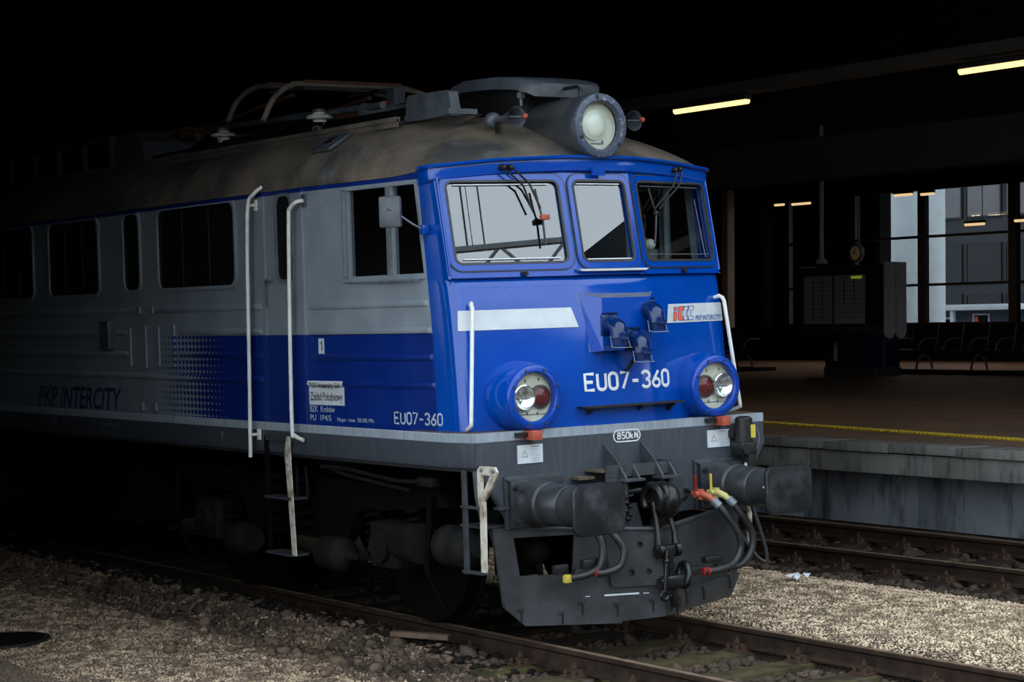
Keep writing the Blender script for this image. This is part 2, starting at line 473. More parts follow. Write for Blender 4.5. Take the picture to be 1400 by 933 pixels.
# ceiling over the tracks stops just in front of the locomotive; the platform canopy runs on
CEIL = 7.2
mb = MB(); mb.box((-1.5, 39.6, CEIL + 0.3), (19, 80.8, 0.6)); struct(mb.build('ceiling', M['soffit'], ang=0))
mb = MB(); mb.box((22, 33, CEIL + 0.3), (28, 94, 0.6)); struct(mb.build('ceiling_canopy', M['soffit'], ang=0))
mb = MB(); mb.box((-3.95, 41.8, 3.3), (0.4, 76.4, 8.0)); mb.box((-4.9, 2.8, 3.3), (0.6, 2.4, 8.0)); struct(mb.build('wall_left_blocker', M['sootwall'], ang=0))  # unseen wall and pier, added to cut light on the locomotive side
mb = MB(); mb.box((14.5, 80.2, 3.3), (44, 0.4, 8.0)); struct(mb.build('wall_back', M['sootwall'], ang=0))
mb = MB(); mb.box((20.0, 25, 5.90), (0.5, 110, 0.86)); struct(mb.build('trim_1', M['bulkhead'], ang=0))
mb = MB(); mb.box((10.9, 25, 5.93), (0.34, 110, 0.16)); struct(mb.build('trim_2', M['bulkhead'], ang=0))
mb = MB(); mb.box((10.9, 25, 6.60), (0.08, 110, 1.2)); struct(mb.build('trim_5', M['soffit'], ang=0))
mb = MB(); mb.box((-1.5, -0.65, 6.25), (19, 0.5, 1.9)); struct(mb.build('portal_blocker', M['soffit'], ang=0))  # fascia added to lower the portal and cut sky light

# ground, canted with the tracks
def ground_profile(x):
    k = [(-60, -0.30), (-12, -0.22), (-3.0, -0.13), (-2.2, -0.14), (-1.75, -0.20), (-0.79, -0.215), (-0.70, -0.215), (0.70, -0.215), (0.79, -0.10),
         (0.95, -0.045), (1.3, -0.035), (3.0, -0.06), (3.6, -0.13), (4.0, -0.20), (4.4, -0.215), (6.0, -0.215), (6.5, -0.22), (7.7, -0.27), (9.0, -0.27)]
    return np.interp(x, [a for a, b in k], [b for a, b in k])
def lump(x, y):
    return (np.sin(x * 3.1 + 1.3 * np.sin(y * 1.7)) * np.sin(y * 2.3 + x) * 0.5 + np.sin(x * 7.7 + y * 5.1) * np.sin(y * 8.3 - x * 3) * 0.3) * 0.012
def ground_z(x, y):
    # ballast shoulder heaped against the left rail beside the locomotive
    heap = np.clip((y - 0.15) / 0.9, 0, 1) * np.clip(1 - np.abs(x + 1.12) / 0.42, 0, 1) ** 0.6 * np.where((x > -1.55) & (x < -0.80), 1, 0)
    return ground_profile(x) + lump(x, y) + 0.15 * heap
xs = np.concatenate([np.linspace(-60, -5, 12), np.arange(-4.6, 8.3, 0.09)])
ys = np.concatenate([np.linspace(-60, -5, 12), np.arange(-4.4, 12, 0.14), np.linspace(12.5, 80, 20)])
gx, gy = np.meshgrid(xs, ys)
gz = ground_z(gx, gy) + RNG.normal(0, 0.003, gx.shape)
mb = MB(); mb.grid([[(float(gx[i, j]), float(gy[i, j]), float(gz[i, j])) for j in range(len(xs))] for i in range(len(ys))])
ground = struct(mb.build('floor', M['ground'], ang=180)); ground.rotation_euler = (0, CANT, 0)

# platform: floor falling to the edge, edge slabs, wall below
PX = 7.05
def plat_z(x): return 1.0 + 0.0196 * (x - PX)
mb = MB()
mb.add([(PX + 0.55, -40, plat_z(PX + 0.55)), (PX + 0.55, 80, plat_z(PX + 0.55)), (34.2, 80, plat_z(34.2)), (34.2, -40, plat_z(34.2)),
        (PX + 0.55, -40, 0.66), (PX + 0.55, 80, 0.66), (34.2, 80, 0.66), (34.2, -40, 0.66)],
       [(0, 1, 2, 3), (4, 7, 6, 5), (0, 4, 5, 1), (1, 5, 6, 2), (2, 6, 7, 3), (3, 7, 4, 0)])
platform = struct(mb.build('platform', M['platfloor'], ang=0))
for i in range(-3, 13):                                   # slabs near the picture, one by one
    y0 = 0.31 + i * 1.02
    m1 = MB(); m1.bbox((PX + 0.28 + random.uniform(-.008, .008), y0 + 0.5, 0.952 + random.uniform(-.004, .004)), (0.56, 1.005, 0.10), 0.012); m1.build('edge_slab', M['slab'], platform)
for i in range(-2, 7):
    y0 = -0.18 + i * 1.96
    m1 = MB(); m1.bbox((PX + 0.33 + random.uniform(-.008, .008), y0 + 0.98, 0.775), (0.56, 1.945, 0.235), 0.012); m1.build('edge_beam', M['slab'], platform)
for a, b in ((-40, -2.76), (13.55, 80)):
    m1 = MB(); m1.box((PX + 0.28, (a + b) / 2, 0.83), (0.56, b - a, 0.345)); m1.build('edge_run', M['slab'], platform, ang=0)
for i in range(9):
    m1 = MB(); m1.bbox((PX + 0.96 + random.uniform(-.006, .006), -3 + i * 1.9 + 0.95, 0.36), (0.5, 1.885, 0.72), 0.01); m1.build('wall_panel', M['platwall'], platform)
for a, b in ((-40, -3.0), (14.1, 80)):
    m1 = MB(); m1.box((PX + 0.96, (a + b) / 2, 0.36), (0.5, b - a, 0.72)); m1.build('wall_run', M['platwall'], platform, ang=0)
# tactile strip: ribbed tiles
tm = MB()
tm.box((0, 0, 0.006), (0.20, 0.395, 0.012))
for k in range(5): tm.box((0, -0.16 + k * 0.08, 0.017), (0.19, 0.038, 0.014))
tme = tm.mesh('tactile_tile', M['yellowtile'], 0)
strip = thing('tactile_strip', 'yellow ribbed tactile strip along the platform edge', 'tactile strip', (8.35, 3.5, plat_z(8.35)))
for i in range(-12, 20):
    y = i * 0.395; x = y * 0.155
    o = link('tile', tme, strip); o.location = (x, y, 0.0196 * x); o.rotation_euler = (0, -0.0196, -math.atan(0.155))

# ---- tracks
prof = [(-0.0625, 0), (0.0625, 0), (0.0625, 0.012), (0.012, 0.032), (0.008, 0.10), (0.033, 0.118), (0.033, 0.142), (0.026, 0.149), (-0.026, 0.149), (-0.033, 0.142), (-0.033, 0.118), (-0.008, 0.10), (-0.012, 0.032), (-0.0625, 0.012)]
def rail_me(y0, y1):
    mb = MB(); mb.prism(prof, (0, y0, -0.149), (1, 0, 0), (0, 0, 1), (0, 1, 0), y1 - y0)
    me = mb.mesh('rail', M['rail'], 30); me.materials.append(M['railtop'])
    for p in me.polygons:
        if p.normal.z > 0.9 and p.center.z > -0.02: p.material_index = 1
    return me
fm = MB()
fm.box((0, 0, 0.008), (0.34, 0.16, 0.016))
for s in (-1, 1):
    fm.box((s * 0.085, 0, 0.034), (0.05, 0.11, 0.036))
    fm.cyl((s * 0.098, 0, 0.016), (s * 0.098, 0, 0.105), 0.011, n=7); fm.cyl((s * 0.098, 0, 0.058), (s * 0.098, 0, 0.082), 0.022, n=6)
    for q in (-1, 1): fm.cyl((s * 0.145, q * 0.05, 0.016), (s * 0.145, q * 0.05, 0.05), 0.015, n=6)
fme = fm.mesh('rail_fastener', M['fastener'], 30)
def track(name, label, x0, y_first, n, ry0, ry1, mat):
    tr = thing(name, label, 'track', (0, 0, 0), (0, CANT, 0))
    rme = rail_me(ry0, ry1)
    for s in (-1, 1):
        o = link('rail', rme, tr); o.location = (x0 + s * 0.7525, 0, 0)
    for i in range(n):
        y = y_first + i * 0.665
        sm = MB(); sm.bbox((x0 + random.uniform(-.03, .03), y, -0.165 - 0.065), (2.55 + random.uniform(-.05, .05), 0.25, 0.13), 0.012, Matrix.Rotation(random.uniform(-.012, .012), 3, 'Z'))
        so = sm.build('sleeper', mat if y < 0.4 or x0 > 1 else M['old_shaded_sleeper'], tr)  # under the locomotive, shade is put into a darker timber colour
        for s in (-1, 1):
            o = link('rail_fastener', fme, so); o.location = (x0 + s * 0.7525, y, -0.165)
    return tr
track('railway_track', 'rusty track with mossy timber sleepers, the locomotive standing on it', 0.0, -0.42 - 6 * 0.665, 22, -12, 30, M['sleeper'])
track('railway_track', 'empty dark rusty track beside the platform wall', 5.22, -0.35 - 4 * 0.665, 26, -12, 60, M['old_shaded_sleeper'])

# ---- stones
phi = (1 + 5 ** .5) / 2
ICO = np.array([(-1, phi, 0), (1, phi, 0), (-1, -phi, 0), (1, -phi, 0), (0, -1, phi), (0, 1, phi), (0, -1, -phi), (0, 1, -phi), (phi, 0, -1), (phi, 0, 1), (-phi, 0, -1), (-phi, 0, 1)]) / 1.902
ICF = np.array([(0, 11, 5), (0, 5, 1), (0, 1, 7), (0, 7, 10), (0, 10, 11), (1, 5, 9), (5, 11, 4), (11, 10, 2), (10, 7, 6), (7, 1, 8), (3, 9, 4), (3, 4, 2), (3, 2, 6), (3, 6, 8), (3, 8, 9), (4, 9, 5), (2, 4, 11), (6, 2, 10), (8, 6, 7), (9, 8, 1)])
OCT = np.array([(1, 0, 0), (-1, 0, 0), (0, 1, 0), (0, -1, 0), (0, 0, 1), (0, 0, -1)], float)
OCF = np.array([(0, 2, 4), (2, 1, 4), (1, 3, 4), (3, 0, 4), (2, 0, 5), (1, 2, 5), (3, 1, 5), (0, 3, 5)])
def stones(name, xy, size, mat, base=ICO, faces=ICF, flat=0.65, sink=0.25):
    n = len(xy); m = len(base)
    s = size * RNG.lognormal(0, 0.35, n)
    V = base[None] * (1 + RNG.uniform(-.28, .28, (n, m, 1)))
    V = V * np.stack([np.ones(n), RNG.uniform(.6, 1, n), RNG.uniform(.45, .8, n) * flat / .65], 1)[:, None, :]
    a = RNG.uniform(0, 6.28, n); c, sn = np.cos(a)[:, None], np.sin(a)[:, None]
    tl = RNG.normal(0, .35, n)[:, None]
    X, Y, Z = V[..., 0], V[..., 1], V[..., 2]
    Z, X = Z + X * tl, X - Z * tl
    P = np.stack([X * c - Y * sn, X * sn + Y * c, Z], -1) * s[:, None, None]
    z = ground_z(xy[:, 0], xy[:, 1]) + s * sink
    P += np.stack([xy[:, 0], xy[:, 1], z], 1)[:, None, :]
    F = (faces[None] + (np.arange(n) * m)[:, None, None]).reshape(-1, 3)
    me = bpy.data.meshes.new(name)
    me.vertices.add(n * m); me.vertices.foreach_set('co', P.reshape(-1).astype(np.float32))
    me.loops.add(F.size); me.loops.foreach_set('vertex_index', F.reshape(-1).astype(np.int32))
    me.polygons.add(len(F)); me.polygons.foreach_set('loop_start', np.arange(0, F.size, 3, dtype=np.int32))
    me.update(); me.validate()
    me.materials.append(mat)
    o = link(name, me); o.rotation_euler = (0, CANT, 0)
    return o
def cloud(n, x0, x1, y0, y1, keep=None):
    xy = np.stack([RNG.uniform(x0, x1, n), RNG.uniform(y0, y1, n)], 1)
    if keep is not None: xy = xy[keep(xy[:, 0], xy[:, 1])]
    return xy
onrail = lambda x, c: (np.abs(np.abs(x - c) - 0.7525) < 0.075)
def sl_free(x, y, c, yf):
    ph = (y - yf + 0.3325) % 0.665 - 0.3325
    return ~onrail(x, c) & ~((np.abs(ph) < 0.15) & (np.abs(x - c) < 1.3))
sg = lambda o, lab, cat: tag(stuff(o), lab, cat)
sg(stones('ballast', cloud(9000, -1.75, 0.70, -3.4, 6.5, lambda x, y: sl_free(x, y, 0, -0.42)), 0.027, M['stonebrown'], sink=0.3), 'brown crushed stone ballast between the sleepers under the locomotive', 'ballast')
sg(stones('ballast', cloud(7500, 3.55, 6.75, -2.5, 12, lambda x, y: sl_free(x, y, 5.22, -0.35)), 0.032, M['stonebrown'], sink=0.3), 'dark brown crushed stone ballast of the platform track', 'ballast')
def leftband(x, y):
    e = -1.45 - 0.2 * np.sin(y * 1.1) - RNG.exponential(0.42, len(x))
    return (x > e) & (x < -1.0) & ((x + 3.36) ** 2 + (y - 3.95) ** 2 > 0.16)
sg(stones('ballast', cloud(2400, -1.20, -0.84, 0.1, 12), 0.028, M['stonedark'], sink=0.3), 'ballast painted dark as in shade, heaped against the left rail', 'ballast')
sg(stones('ballast', cloud(13000, -3.7, -1.0, -1.5, 12, leftband), 0.022, M['stone'], sink=0.35), 'loose brown ballast stones strewn along the left side of the locomotive', 'ballast')
sg(stones('gravel', cloud(60000, -3.7, -1.2, -2.0, 9.0, lambda x, y: (x + 3.36) ** 2 + (y - 3.95) ** 2 > 0.15), 0.0082, M['pebble'], OCT, OCF, sink=0.3), 'fine grey beige gravel to the left of the locomotive', 'gravel')
sg(stones('gravel', cloud(60000, 0.86, 3.75, -3.0, 5.5), 0.0080, M['pebblepale'], OCT, OCF, sink=0.3), 'fine pale gravel between the two tracks', 'gravel')
rs = [(-3.05, 3.55), (-2.85, 3.3), (-3.3, 3.15), (-2.7, 3.55), (-2.5, 2.6), (-2.35, 2.75), (-2.6, 2.45), (-2.2, 2.2), (-2.75, 1.9), (-1.9, 1.4), (-1.7, 0.9), (-1.75, 0.45), (-1.95, 0.6), (-2.2, 1.0), (-2.4, 3.9), (-2.1, 4.4), (-3.4, 5.2), (-3.7, 5.5), (-2.2, 3.0), (-1.85, 2.0)]
for i, (x, y) in enumerate(rs):
    o = stones('stone', np.array([[x, y]]), 0.043, M['stone'], sink=0.3)
    p = Vector((x, y, 0))
    me = o.data; zc = float(ground_z(np.array([x]), np.array([y]))[0])
    for v in me.vertices: v.co -= Vector((x, y, zc))
    o.location = Matrix.Rotation(CANT, 3, 'Y') @ Vector((x, y, zc))
    if i < 4: tag(o, 'brown stone lying close beside the dark manhole cover', 'stone', 'stones beside the manhole cover')
    else: tag(o, 'larger brown stone lying loose on the left gravel, away from the manhole cover', 'stone', 'larger loose stones on the left gravel')
# litter, manhole cover, board
def on_ground(x, y, dz=0.0):
    return Matrix.Rotation(CANT, 3, 'Y') @ Vector((x, y, float(ground_z(np.array([x]), np.array([y]))[0]) + dz))
mb = MB()
q = []
for i in range(5):
    q.append([(-0.12 + 0.06 * k, -0.06 + 0.032 * i, 0.022 + 0.04 * abs(math.sin(k * 2.1 + i * 1.3))) for k in range(5)])
mb.grid(q); o = mb.build('paper_scrap', worn('white_paper', srgb(226, 230, 234), srgb(206, 212, 218), 0.7, 9), ang=0); o.location = on_ground(3.0, 1.45, 0.0); o.rotation_euler = (0, CANT, 0.3)
tag(o, 'crumpled white scrap of paper on the pale gravel', 'litter')
mh = thing('manhole_cover', 'round dark manhole cover at the left edge of the gravel', 'manhole cover', on_ground(-3.36, 3.95, -0.005), (0, CANT, 0))
mb = MB(); mb.lathe([(0.0, 0.0), (0.37, 0.0), (0.37, 0.03), (0.345, 0.034), (0.345, 0.024), (0, 0.024)], (0, 0, 0), (0, 0, 1), 40); mb.build('rim', M['black'], mh)
mb = MB()
for k in range(-7, 8):
    w = math.sqrt(max(0.0, 0.33 ** 2 - (k * 0.044) ** 2)); mb.box((k * 0.044, 0, 0.028), (0.022, 2 * w, 0.010))
mb.build('tread_rib', M['black'], mh, ang=0)
mb = MB(); mb.bbox((0, 0, 0.02), (0.46, 0.09, 0.04), 0.006); o = mb.build('wooden_board', worn('bare_wood', srgb(98, 78, 60), srgb(72, 56, 44), 0.85, 8)); o.location = on_ground(-1.20, 1.05, 0.06); o.rotation_euler = (0, CANT, 2.25)
tag(o, 'short piece of brown board lying beside the left rail', 'board')

# skyline across the yard and a lattice gantry: behind the camera, seen mirrored in nose and windscreen
yard = worn('dark_brick_building', srgb(66, 60, 56), srgb(52, 48, 46), 0.9, 0.3)
mb = MB()
for x0, x1, h in ((-70, -38, 8.0), (-38, -22, 13.0), (-22, -4, 16.5), (-4, 9, 19.0), (9, 30, 16.5), (30, 62, 18.0), (62, 110, 11.0)):
    mb.box(((x0 + x1) / 2, -76, h / 2 - 0.5), (x1 - x0 - .1, 12, h + 1))
struct(mb.build('wall_yard', yard, ang=0))
ga = thing('lattice_gantry', 'grey steel lattice gantry over the tracks, mirrored in the left windscreen', 'gantry', (0, -14, 0))
gm = worn('grey_gantry_steel', srgb(140, 146, 150), srgb(120, 126, 130), 0.6, 2)
mb = MB()
for z in (8.30, 8.86): mb.box((1.0, 0, z), (12.8, 0.08, 0.08))
mb.build('chord', gm, ga, 0)
for k in range(25):
    mb = MB(); a = -5.4 + k * 0.5; mb.tube([(a, 0, 8.30 if k % 2 else 8.86), (a + 0.5, 0, 8.86 if k % 2 else 8.30)], 0.028, 6); mb.build('lattice_bar', gm, ga)
for x in (-5.4, 7.4):
    mb = MB(); mb.box((x, 0, 4.3), (0.26, 0.26, 9.1)); mb.build('post', gm, ga, 0)
for x, r in ((0.12, .016), (0.38, .013), (0.20, .007)):
    mb = MB(); mb.cyl((x, 0, 8.86), (x, 0, 11.6), r, n=6); mb.build('stay_wire', M['black'], ga)

# ---- glazed hall wall
WX = 34.0
mu_y = [40.4, 38.75, 35.45, 31.35, 29.85, 27.35, 26.35, 23.5]
gw = MB(); gw.box((WX + 0.1, 25, 1.9), (0.3, 110, 1.36)); struct(gw.build('wall_right', M['sootwall'], ang=0))
gw = MB(); gw.box((WX + 0.1, 25, 6.87), (0.3, 110, 0.72)); struct(gw.build('trim_3', M['sootwall'], ang=0))
win = struct(bpy.data.objects.new('window_1', None)); COL.objects.link(win); win.location = (WX, 30, 2.58)
mus = [-20, -14, -8, -2, 4, 10, 16, 20, 23.6, 26.30, 29.70, 32.55, 35.45, 38.55, 42, 46, 50, 56, 62, 68, 74, 79.5]
for y in mus:
    mb = MB(); mb.box((0, y - 30, 1.95), (0.16, 0.30, 3.90)); mb.build('mullion', M['darkmetal'], win, 0)
for z in (2.60, 3.72, 5.11, 6.48):
    mb = MB(); mb.box((0, 30 - 30, z - 2.58), (0.12, 99, 0.075)); mb.build('transom', M['darkmetal'], win, 0)
M['hallglass'] = glass_mat('tinted_hall_glass', 1.5, (0.62, 0.63, 0.64, 1))
for a, b in zip(mus[:-1], mus[1:]):
    for z0, z1 in ((2.62, 3.68), (3.76, 5.07), (5.15, 6.44)):
        mb = MB(); mb.box((0.02, (a + b) / 2 - 30, (z0 + z1) / 2 - 2.58), (0.012, b - a - 0.30, z1 - z0)); mb.build('pane', M['hallglass'], win, 0)
# the building behind: dark wings either side of an opening to the street
mb = MB(); mb.box((37.2, 57.4, 4.2), (0.5, 46.0, 7.4)); struct(mb.build('wall_wing', M['sootwall'], ang=0))
mb = MB(); mb.box((37.2, -1.7, 4.2), (0.5, 60.0, 7.4)); struct(mb.build('wall_wing', M['sootwall'], ang=0))
mb = MB(); mb.box((35.8, 25, 7.55), (3.4, 110, 0.5)); struct(mb.build('ceiling_corridor', M['soffit'], ang=0))
mb = MB(); mb.box((80, 25, 1.30), (92, 160, 0.2)); struct(mb.build('floor_street', worn('street_paving', srgb(120, 118, 114), srgb(100, 98, 96), 0.9, 1), ang=0))
colm = worn('white_column_paint', srgb(214, 218, 218), srgb(200, 205, 206), 0.6, 2)
# street side seen through the glass
for i, (x, y, r, lab) in enumerate([(47.2, 43.15, 0.75, 'thick white round column outside, left of the pair'), (46.4, 41.15, 0.47, 'slim white round column outside, right of the pair')]):
    t = thing('column', lab + ' behind the glazed wall', 'column', (x, y, 1.4))
    mb = MB(); mb.cyl((0, 0, 0), (0, 0, 9.0), r, n=32); mb.build('shaft', colm, t)
    mb = MB(); mb.cyl((0, 0, 0), (0, 0, 0.2), r + 0.06, n=32); mb.build('base_ring', M['steel'], t)
ob = thing('office_building', 'grey office building across the street behind the glazed wall', 'building', (82, 66, 1.4))
fac = worn('grey_facade', srgb(58, 58, 60), srgb(50, 50, 53), 0.8, 0.6)
wgl = NT('office_window_glass'); wgl.set(srgb(24, 26, 30), 0.25, 0.0, spec=0.3); wgl = wgl.m
wgt = worn('painted_sky_window', srgb(112, 108, 108), srgb(98, 96, 98), 0.5, 0.5)  # upper panes: sky reflection painted as a lighter colour
mb = MB(); mb.box((5, 0, 7.5), (9.7, 60, 15)); mb.build('wall', fac, ob, 0)
for zc, h in ((2.2, 2.4), (5.2, 2.4), (9.2, 2.6), (12.6, 2.2)):
    for k in range(-7, 5):
        y = 2.0 + k * 3.05
        mb = MB(); mb.ring(rrect(y - 1.38, y + 1.38, zc - h / 2, zc + h / 2, 0.02, 1), rrect(y - 1.28, y + 1.28, zc - h / 2 + 0.1, zc + h / 2 - 0.1, 0.02, 1), lambda a, b: (0.15, a, b), (-1, 0, 0), 0.12)
        fr = mb.build('window', M['darkmetal'], ob, 0)
        mb = MB(); mb.box((0.1, y, zc), (0.06, 2.56, h - 0.2)); mb.build('pane', wgt if zc > 9 else wgl, fr, 0)
kb = thing('street_booth', 'low dark blue booth with white roof edge outside the glazed wall', 'booth', (50, 42.6, 1.4))
boothw = worn('booth_grey_blue', srgb(74, 84, 100), srgb(66, 76, 92), 0.6, 1)
wh = worn('white_booth_trim', srgb(228, 232, 234), srgb(214, 218, 220), 0.5, 1)
mb = MB(); mb.box((1.6, -0.3, 0.95), (2.6, 4.4, 1.9)); mb.build('wall', boothw, kb, 0)
mb = MB(); mb.bbox((1.4, -0.3, 1.96), (3.4, 4.9, 0.22), 0.02); mb.build('roof_edge', wh, kb)
for y in (0.78, -2.18): 
    mb = MB(); mb.box((-0.15, y, 0.92), (0.14, 0.16, 1.86)); mb.build('post', wh, kb, 0)
mb = MB(); mb.ring(rrect(-0.72, 0.12, 0.1, 1.72, 0.02, 1), rrect(-0.66, 0.06, 0.16, 1.66, 0.02, 1), lambda a, b: (0.3, a, b), (-1, 0, 0), 0.06); d = mb.build('door', wh, kb, 0)
mb = MB(); mb.box((0.27, -0.05, 1.48), (0.02, 0.18, 0.26)); mb.build('notice', M['orange'], d, 0)
mb = MB(); mb.box((0.28, -0.3, 0.9), (0.02, 0.72, 1.5)); mb.build('pane', wgl, d, 0)
mb = MB(); mb.ring(rrect(1.2, 2.0, 0.9, 1.6, 0.02, 1), rrect(1.28, 1.92, 0.98, 1.52, 0.02, 1), lambda a, b: (0.3, a, b), (-1, 0, 0), 0.06); d = mb.build('window', wh, kb, 0)
mb = MB(); mb.box((0.28, 1.6, 1.25), (0.02, 0.64, 0.54)); mb.build('pane', wgl, d, 0)
# pillar and hanging pipe in the hall
mb = MB(); mb.bbox((33.2, 37.35, 4.2), (0.30, 0.30, 5.4), 0.02); struct(mb.build('trim_4', worn('beige_pillar_cladding', srgb(196, 166, 140), srgb(180, 152, 128), 0.6, 2)))
hp = thing('hanging_pipe', 'thin pale pipe hanging from the ceiling above the information stand', 'pipe', (24.0, 23.35, 3.95))
mb = MB(); mb.cyl((0, 0, 0.1), (0, 0, 3.25), 0.055, n=12); mb.build('pipe', M['white'], hp)
mb = MB(); mb.lathe([(0.0, 0), (0.14, 0), (0.14, 0.06), (0.07, 0.12), (0, 0.12)], (0, 0, 0), (0, 0, 1), 16); mb.build('flange', M['white'], hp)
ck = thing('wall_clock', 'small round pale clock hanging before the dark glazed wall', 'clock', (33.6, 31.95, 4.72))
mb = MB(); mb.lathe([(0, 0), (0.28, 0), (0.28, 0.1), (0.25, 0.12), (0.25, 0.1), (0, 0.1)], (0, 0, 0), (-1, 0, 0), 24); mb.build('case', M['hoodgrey'], ck)
mb = MB(); mb.lathe([(0, 0.11), (0.2, 0.11), (0.2, 0.115), (0, 0.115)], (0, 0, 0), (-1, 0, 0), 24); mb.build('dial', M['cream'], ck)
mb = MB(); mb.box((-0.125, 0, 0.06), (0.01, 0.02, 0.14)); mb.box((-0.125, 0.05, 0), (0.01, 0.1, 0.025)); mb.build('hand', M['black'], ck, 0)
mb = MB(); mb.cyl((0.05, 0, 0.25), (0.05, 0, 1.8), 0.02, n=8); mb.build('hanger', M['hoodgrey'], ck)

# fluorescent lamps
M['lamp'] = emit('warm_fluorescent', (1.0, 0.72, 0.30, 1), 1.7)
M['lampfar'] = emit('warm_fluorescent_dim', (1.0, 0.72, 0.36, 1), 0.8)
def tube_lamp(x, y0, y1, z, label, mat, w=0.10, ceil=6.4, group=None, watts=9.0):
    L = abs(y1 - y0)
    t = thing('fluorescent_lamp', label, 'lamp', (x, (y0 + y1) / 2, z), group=group)
    mb = MB(); mb.bbox((0, 0, 0.085), (w + 0.04, L, 0.07), 0.01); mb.build('housing', M['hoodgrey'], t)
    mb = MB(); mb.tube([(0, -L / 2 + .01, 0.03), (0, L / 2 - .01, 0.03)], w / 2, 10); mb.build('diffuser', mat, t)
    la = bpy.data.lights.new('lamp_light', 'AREA'); la.shape = 'RECTANGLE'; la.size = 0.1; la.size_y = L; la.color = (1.0, 0.70, 0.42); la.energy = watts
    lo = bpy.data.objects.new('lamp_light', la); COL.objects.link(lo); lo.parent = t; lo.location = (0, 0, -0.03)
    for s in (-1, 1):
        mb = MB(); mb.cyl((0, s * L * .4, 0.1), (0, s * L * .4, ceil - z), 0.012, n=6); mb.build('hanger', M['hoodgrey'], t)
tube_lamp(10.85, 12.71, 11.0, 5.70, 'bright warm fluorescent lamp under the beam, just right of the locomotive roof', M['lamp'], 0.1, 5.9)
tube_lamp(10.85, 6.80, 5.05, 5.67, 'bright warm fluorescent lamp under the beam at the right edge of the picture', M['lamp'], 0.1, 5.9)
fl = [(31.60, 31.22, 5.97, 'small distant warm lamp, leftmost of the row before the dark glass'), (30.88, 30.14, 5.95, 'small distant warm lamp above the information stand, second from the left'),
      (26.90, 26.25, 5.96, 'small distant lamp in front of the thick white column'), (25.93, 25.48, 5.93, 'small distant lamp in front of the slim white column'),
      (24.40, 23.75, 5.06, 'lamp reflection in the glass built as a small low lamp, before the office windows'), (22.75, 22.1, 5.08, 'lamp reflection in the glass built as a small low warm lamp at the right edge of the picture')]  # the two low lamps are built in place of reflections in the glass
for y0, y1, z, lab in fl: tube_lamp(30.0, y0, y1, z, lab, M['lampfar'], 0.09, 7.2)

# information stand
st = thing('information_stand', 'dark blue information stand with framed timetable board on the platform', 'information stand', (23.7, 22.2, plat_z(23.7)))
bz = 2.28 - plat_z(23.7)
navy = worn('dark_navy_panel', srgb(22, 36, 62), srgb(26, 42, 70), 0.4, 3)
mb = MB(); mb.bbox((0.4, -0.08, 0.10), (0.9, 1.60, 0.2), 0.01); mb.build('plinth', M['hoodgrey'], st)
mb = MB(); mb.bbox((0.4, -0.08, 0.2 + (bz - 0.2) / 2), (0.86, 1.56, bz - 0.2), 0.02); mb.build('pedestal', navy, st)
mb = MB(); mb.box((0.3, -0.87, 0.2 + (bz - 0.2) / 2), (0.05, 0.02, bz - 0.22)); mb.build('light_strip', M['steel'], st, 0)
lettering('i', M['decal'], st, lambda a, b: (-0.035, 0.42 - a, 0.34 + b), 0.16, 0.42, off=0.04)
mb = MB(); mb.bbox((0.15, 0.15, bz + 0.79), (0.34, 2.95, 1.58), 0.04); mb.build('case', M['hoodgrey'], st)
mb = MB(); mb.ring(rrect(-1.25, 1.55, bz + 0.18, bz + 1.44, 0.03, 2), rrect(-1.19, 1.49, bz + 0.24, bz + 1.38, 0.03, 2), lambda a, b: (-0.02, a, b), (-1, 0, 0), 0.05); mb.build('frame', M['darkmetal'], st)
poster = worn('faded_timetable_paper', srgb(214, 202, 198), srgb(196, 186, 184), 0.8, 2)
for yc, w in ((0.92, 0.92), (-0.12, 0.98)):
    mb = MB(); mb.box((-0.03, yc, bz + 0.80), (0.02, w, 1.12)); po = mb.build('timetable', poster, st, 0)
    mb = MB()
    for k in (-1, 1): mb.box((-0.042, yc + k * w / 6, bz + 0.80 + (0.2 if w > .95 else 0)), (0.006, 0.02, 1.0 - (0.4 if w > .95 else 0)))
    for k in range(9): mb.box((-0.042, yc, bz + 0.4 + k * 0.1), (0.004, w * 0.86, 0.008))
    mb.build('print', M['textblack'], po, 0)
mb = MB(); mb.box((-0.03, -0.92, bz + 0.80), (0.02, 0.5, 1.12)); mb.build('blank_panel', M['darkmetal'], st, 0)
mb = MB(); mb.box((-0.052, -0.36, bz + 1.30), (0.01, 0.34, 0.05)); mb.build('display', emit('green_display', (0.5, 0.6, 0.05, 1), 0.25), st, 0)
for x in (-0.06, 0.30):
    mb = MB(); mb.prism([(-.13, bz + 1.62), (-.13, bz + 0.05), (-.08, bz - 0.06), (0.02, bz - 0.11), (0.12, bz - 0.06), (0.17, bz + 0.05), (0.17, bz + 1.62)], (x, 0, 0), (1, 0, 0), (0, 0, 1), (0, -1, 0), 0.06)
    for i, p in enumerate(mb.v): mb.v[i] = (p[0], p[1] - 1.36, p[2])
    mb.build('end_cheek', worn('pale_end_cheek', srgb(226, 224, 224), srgb(212, 210, 210), 0.6, 2), st)

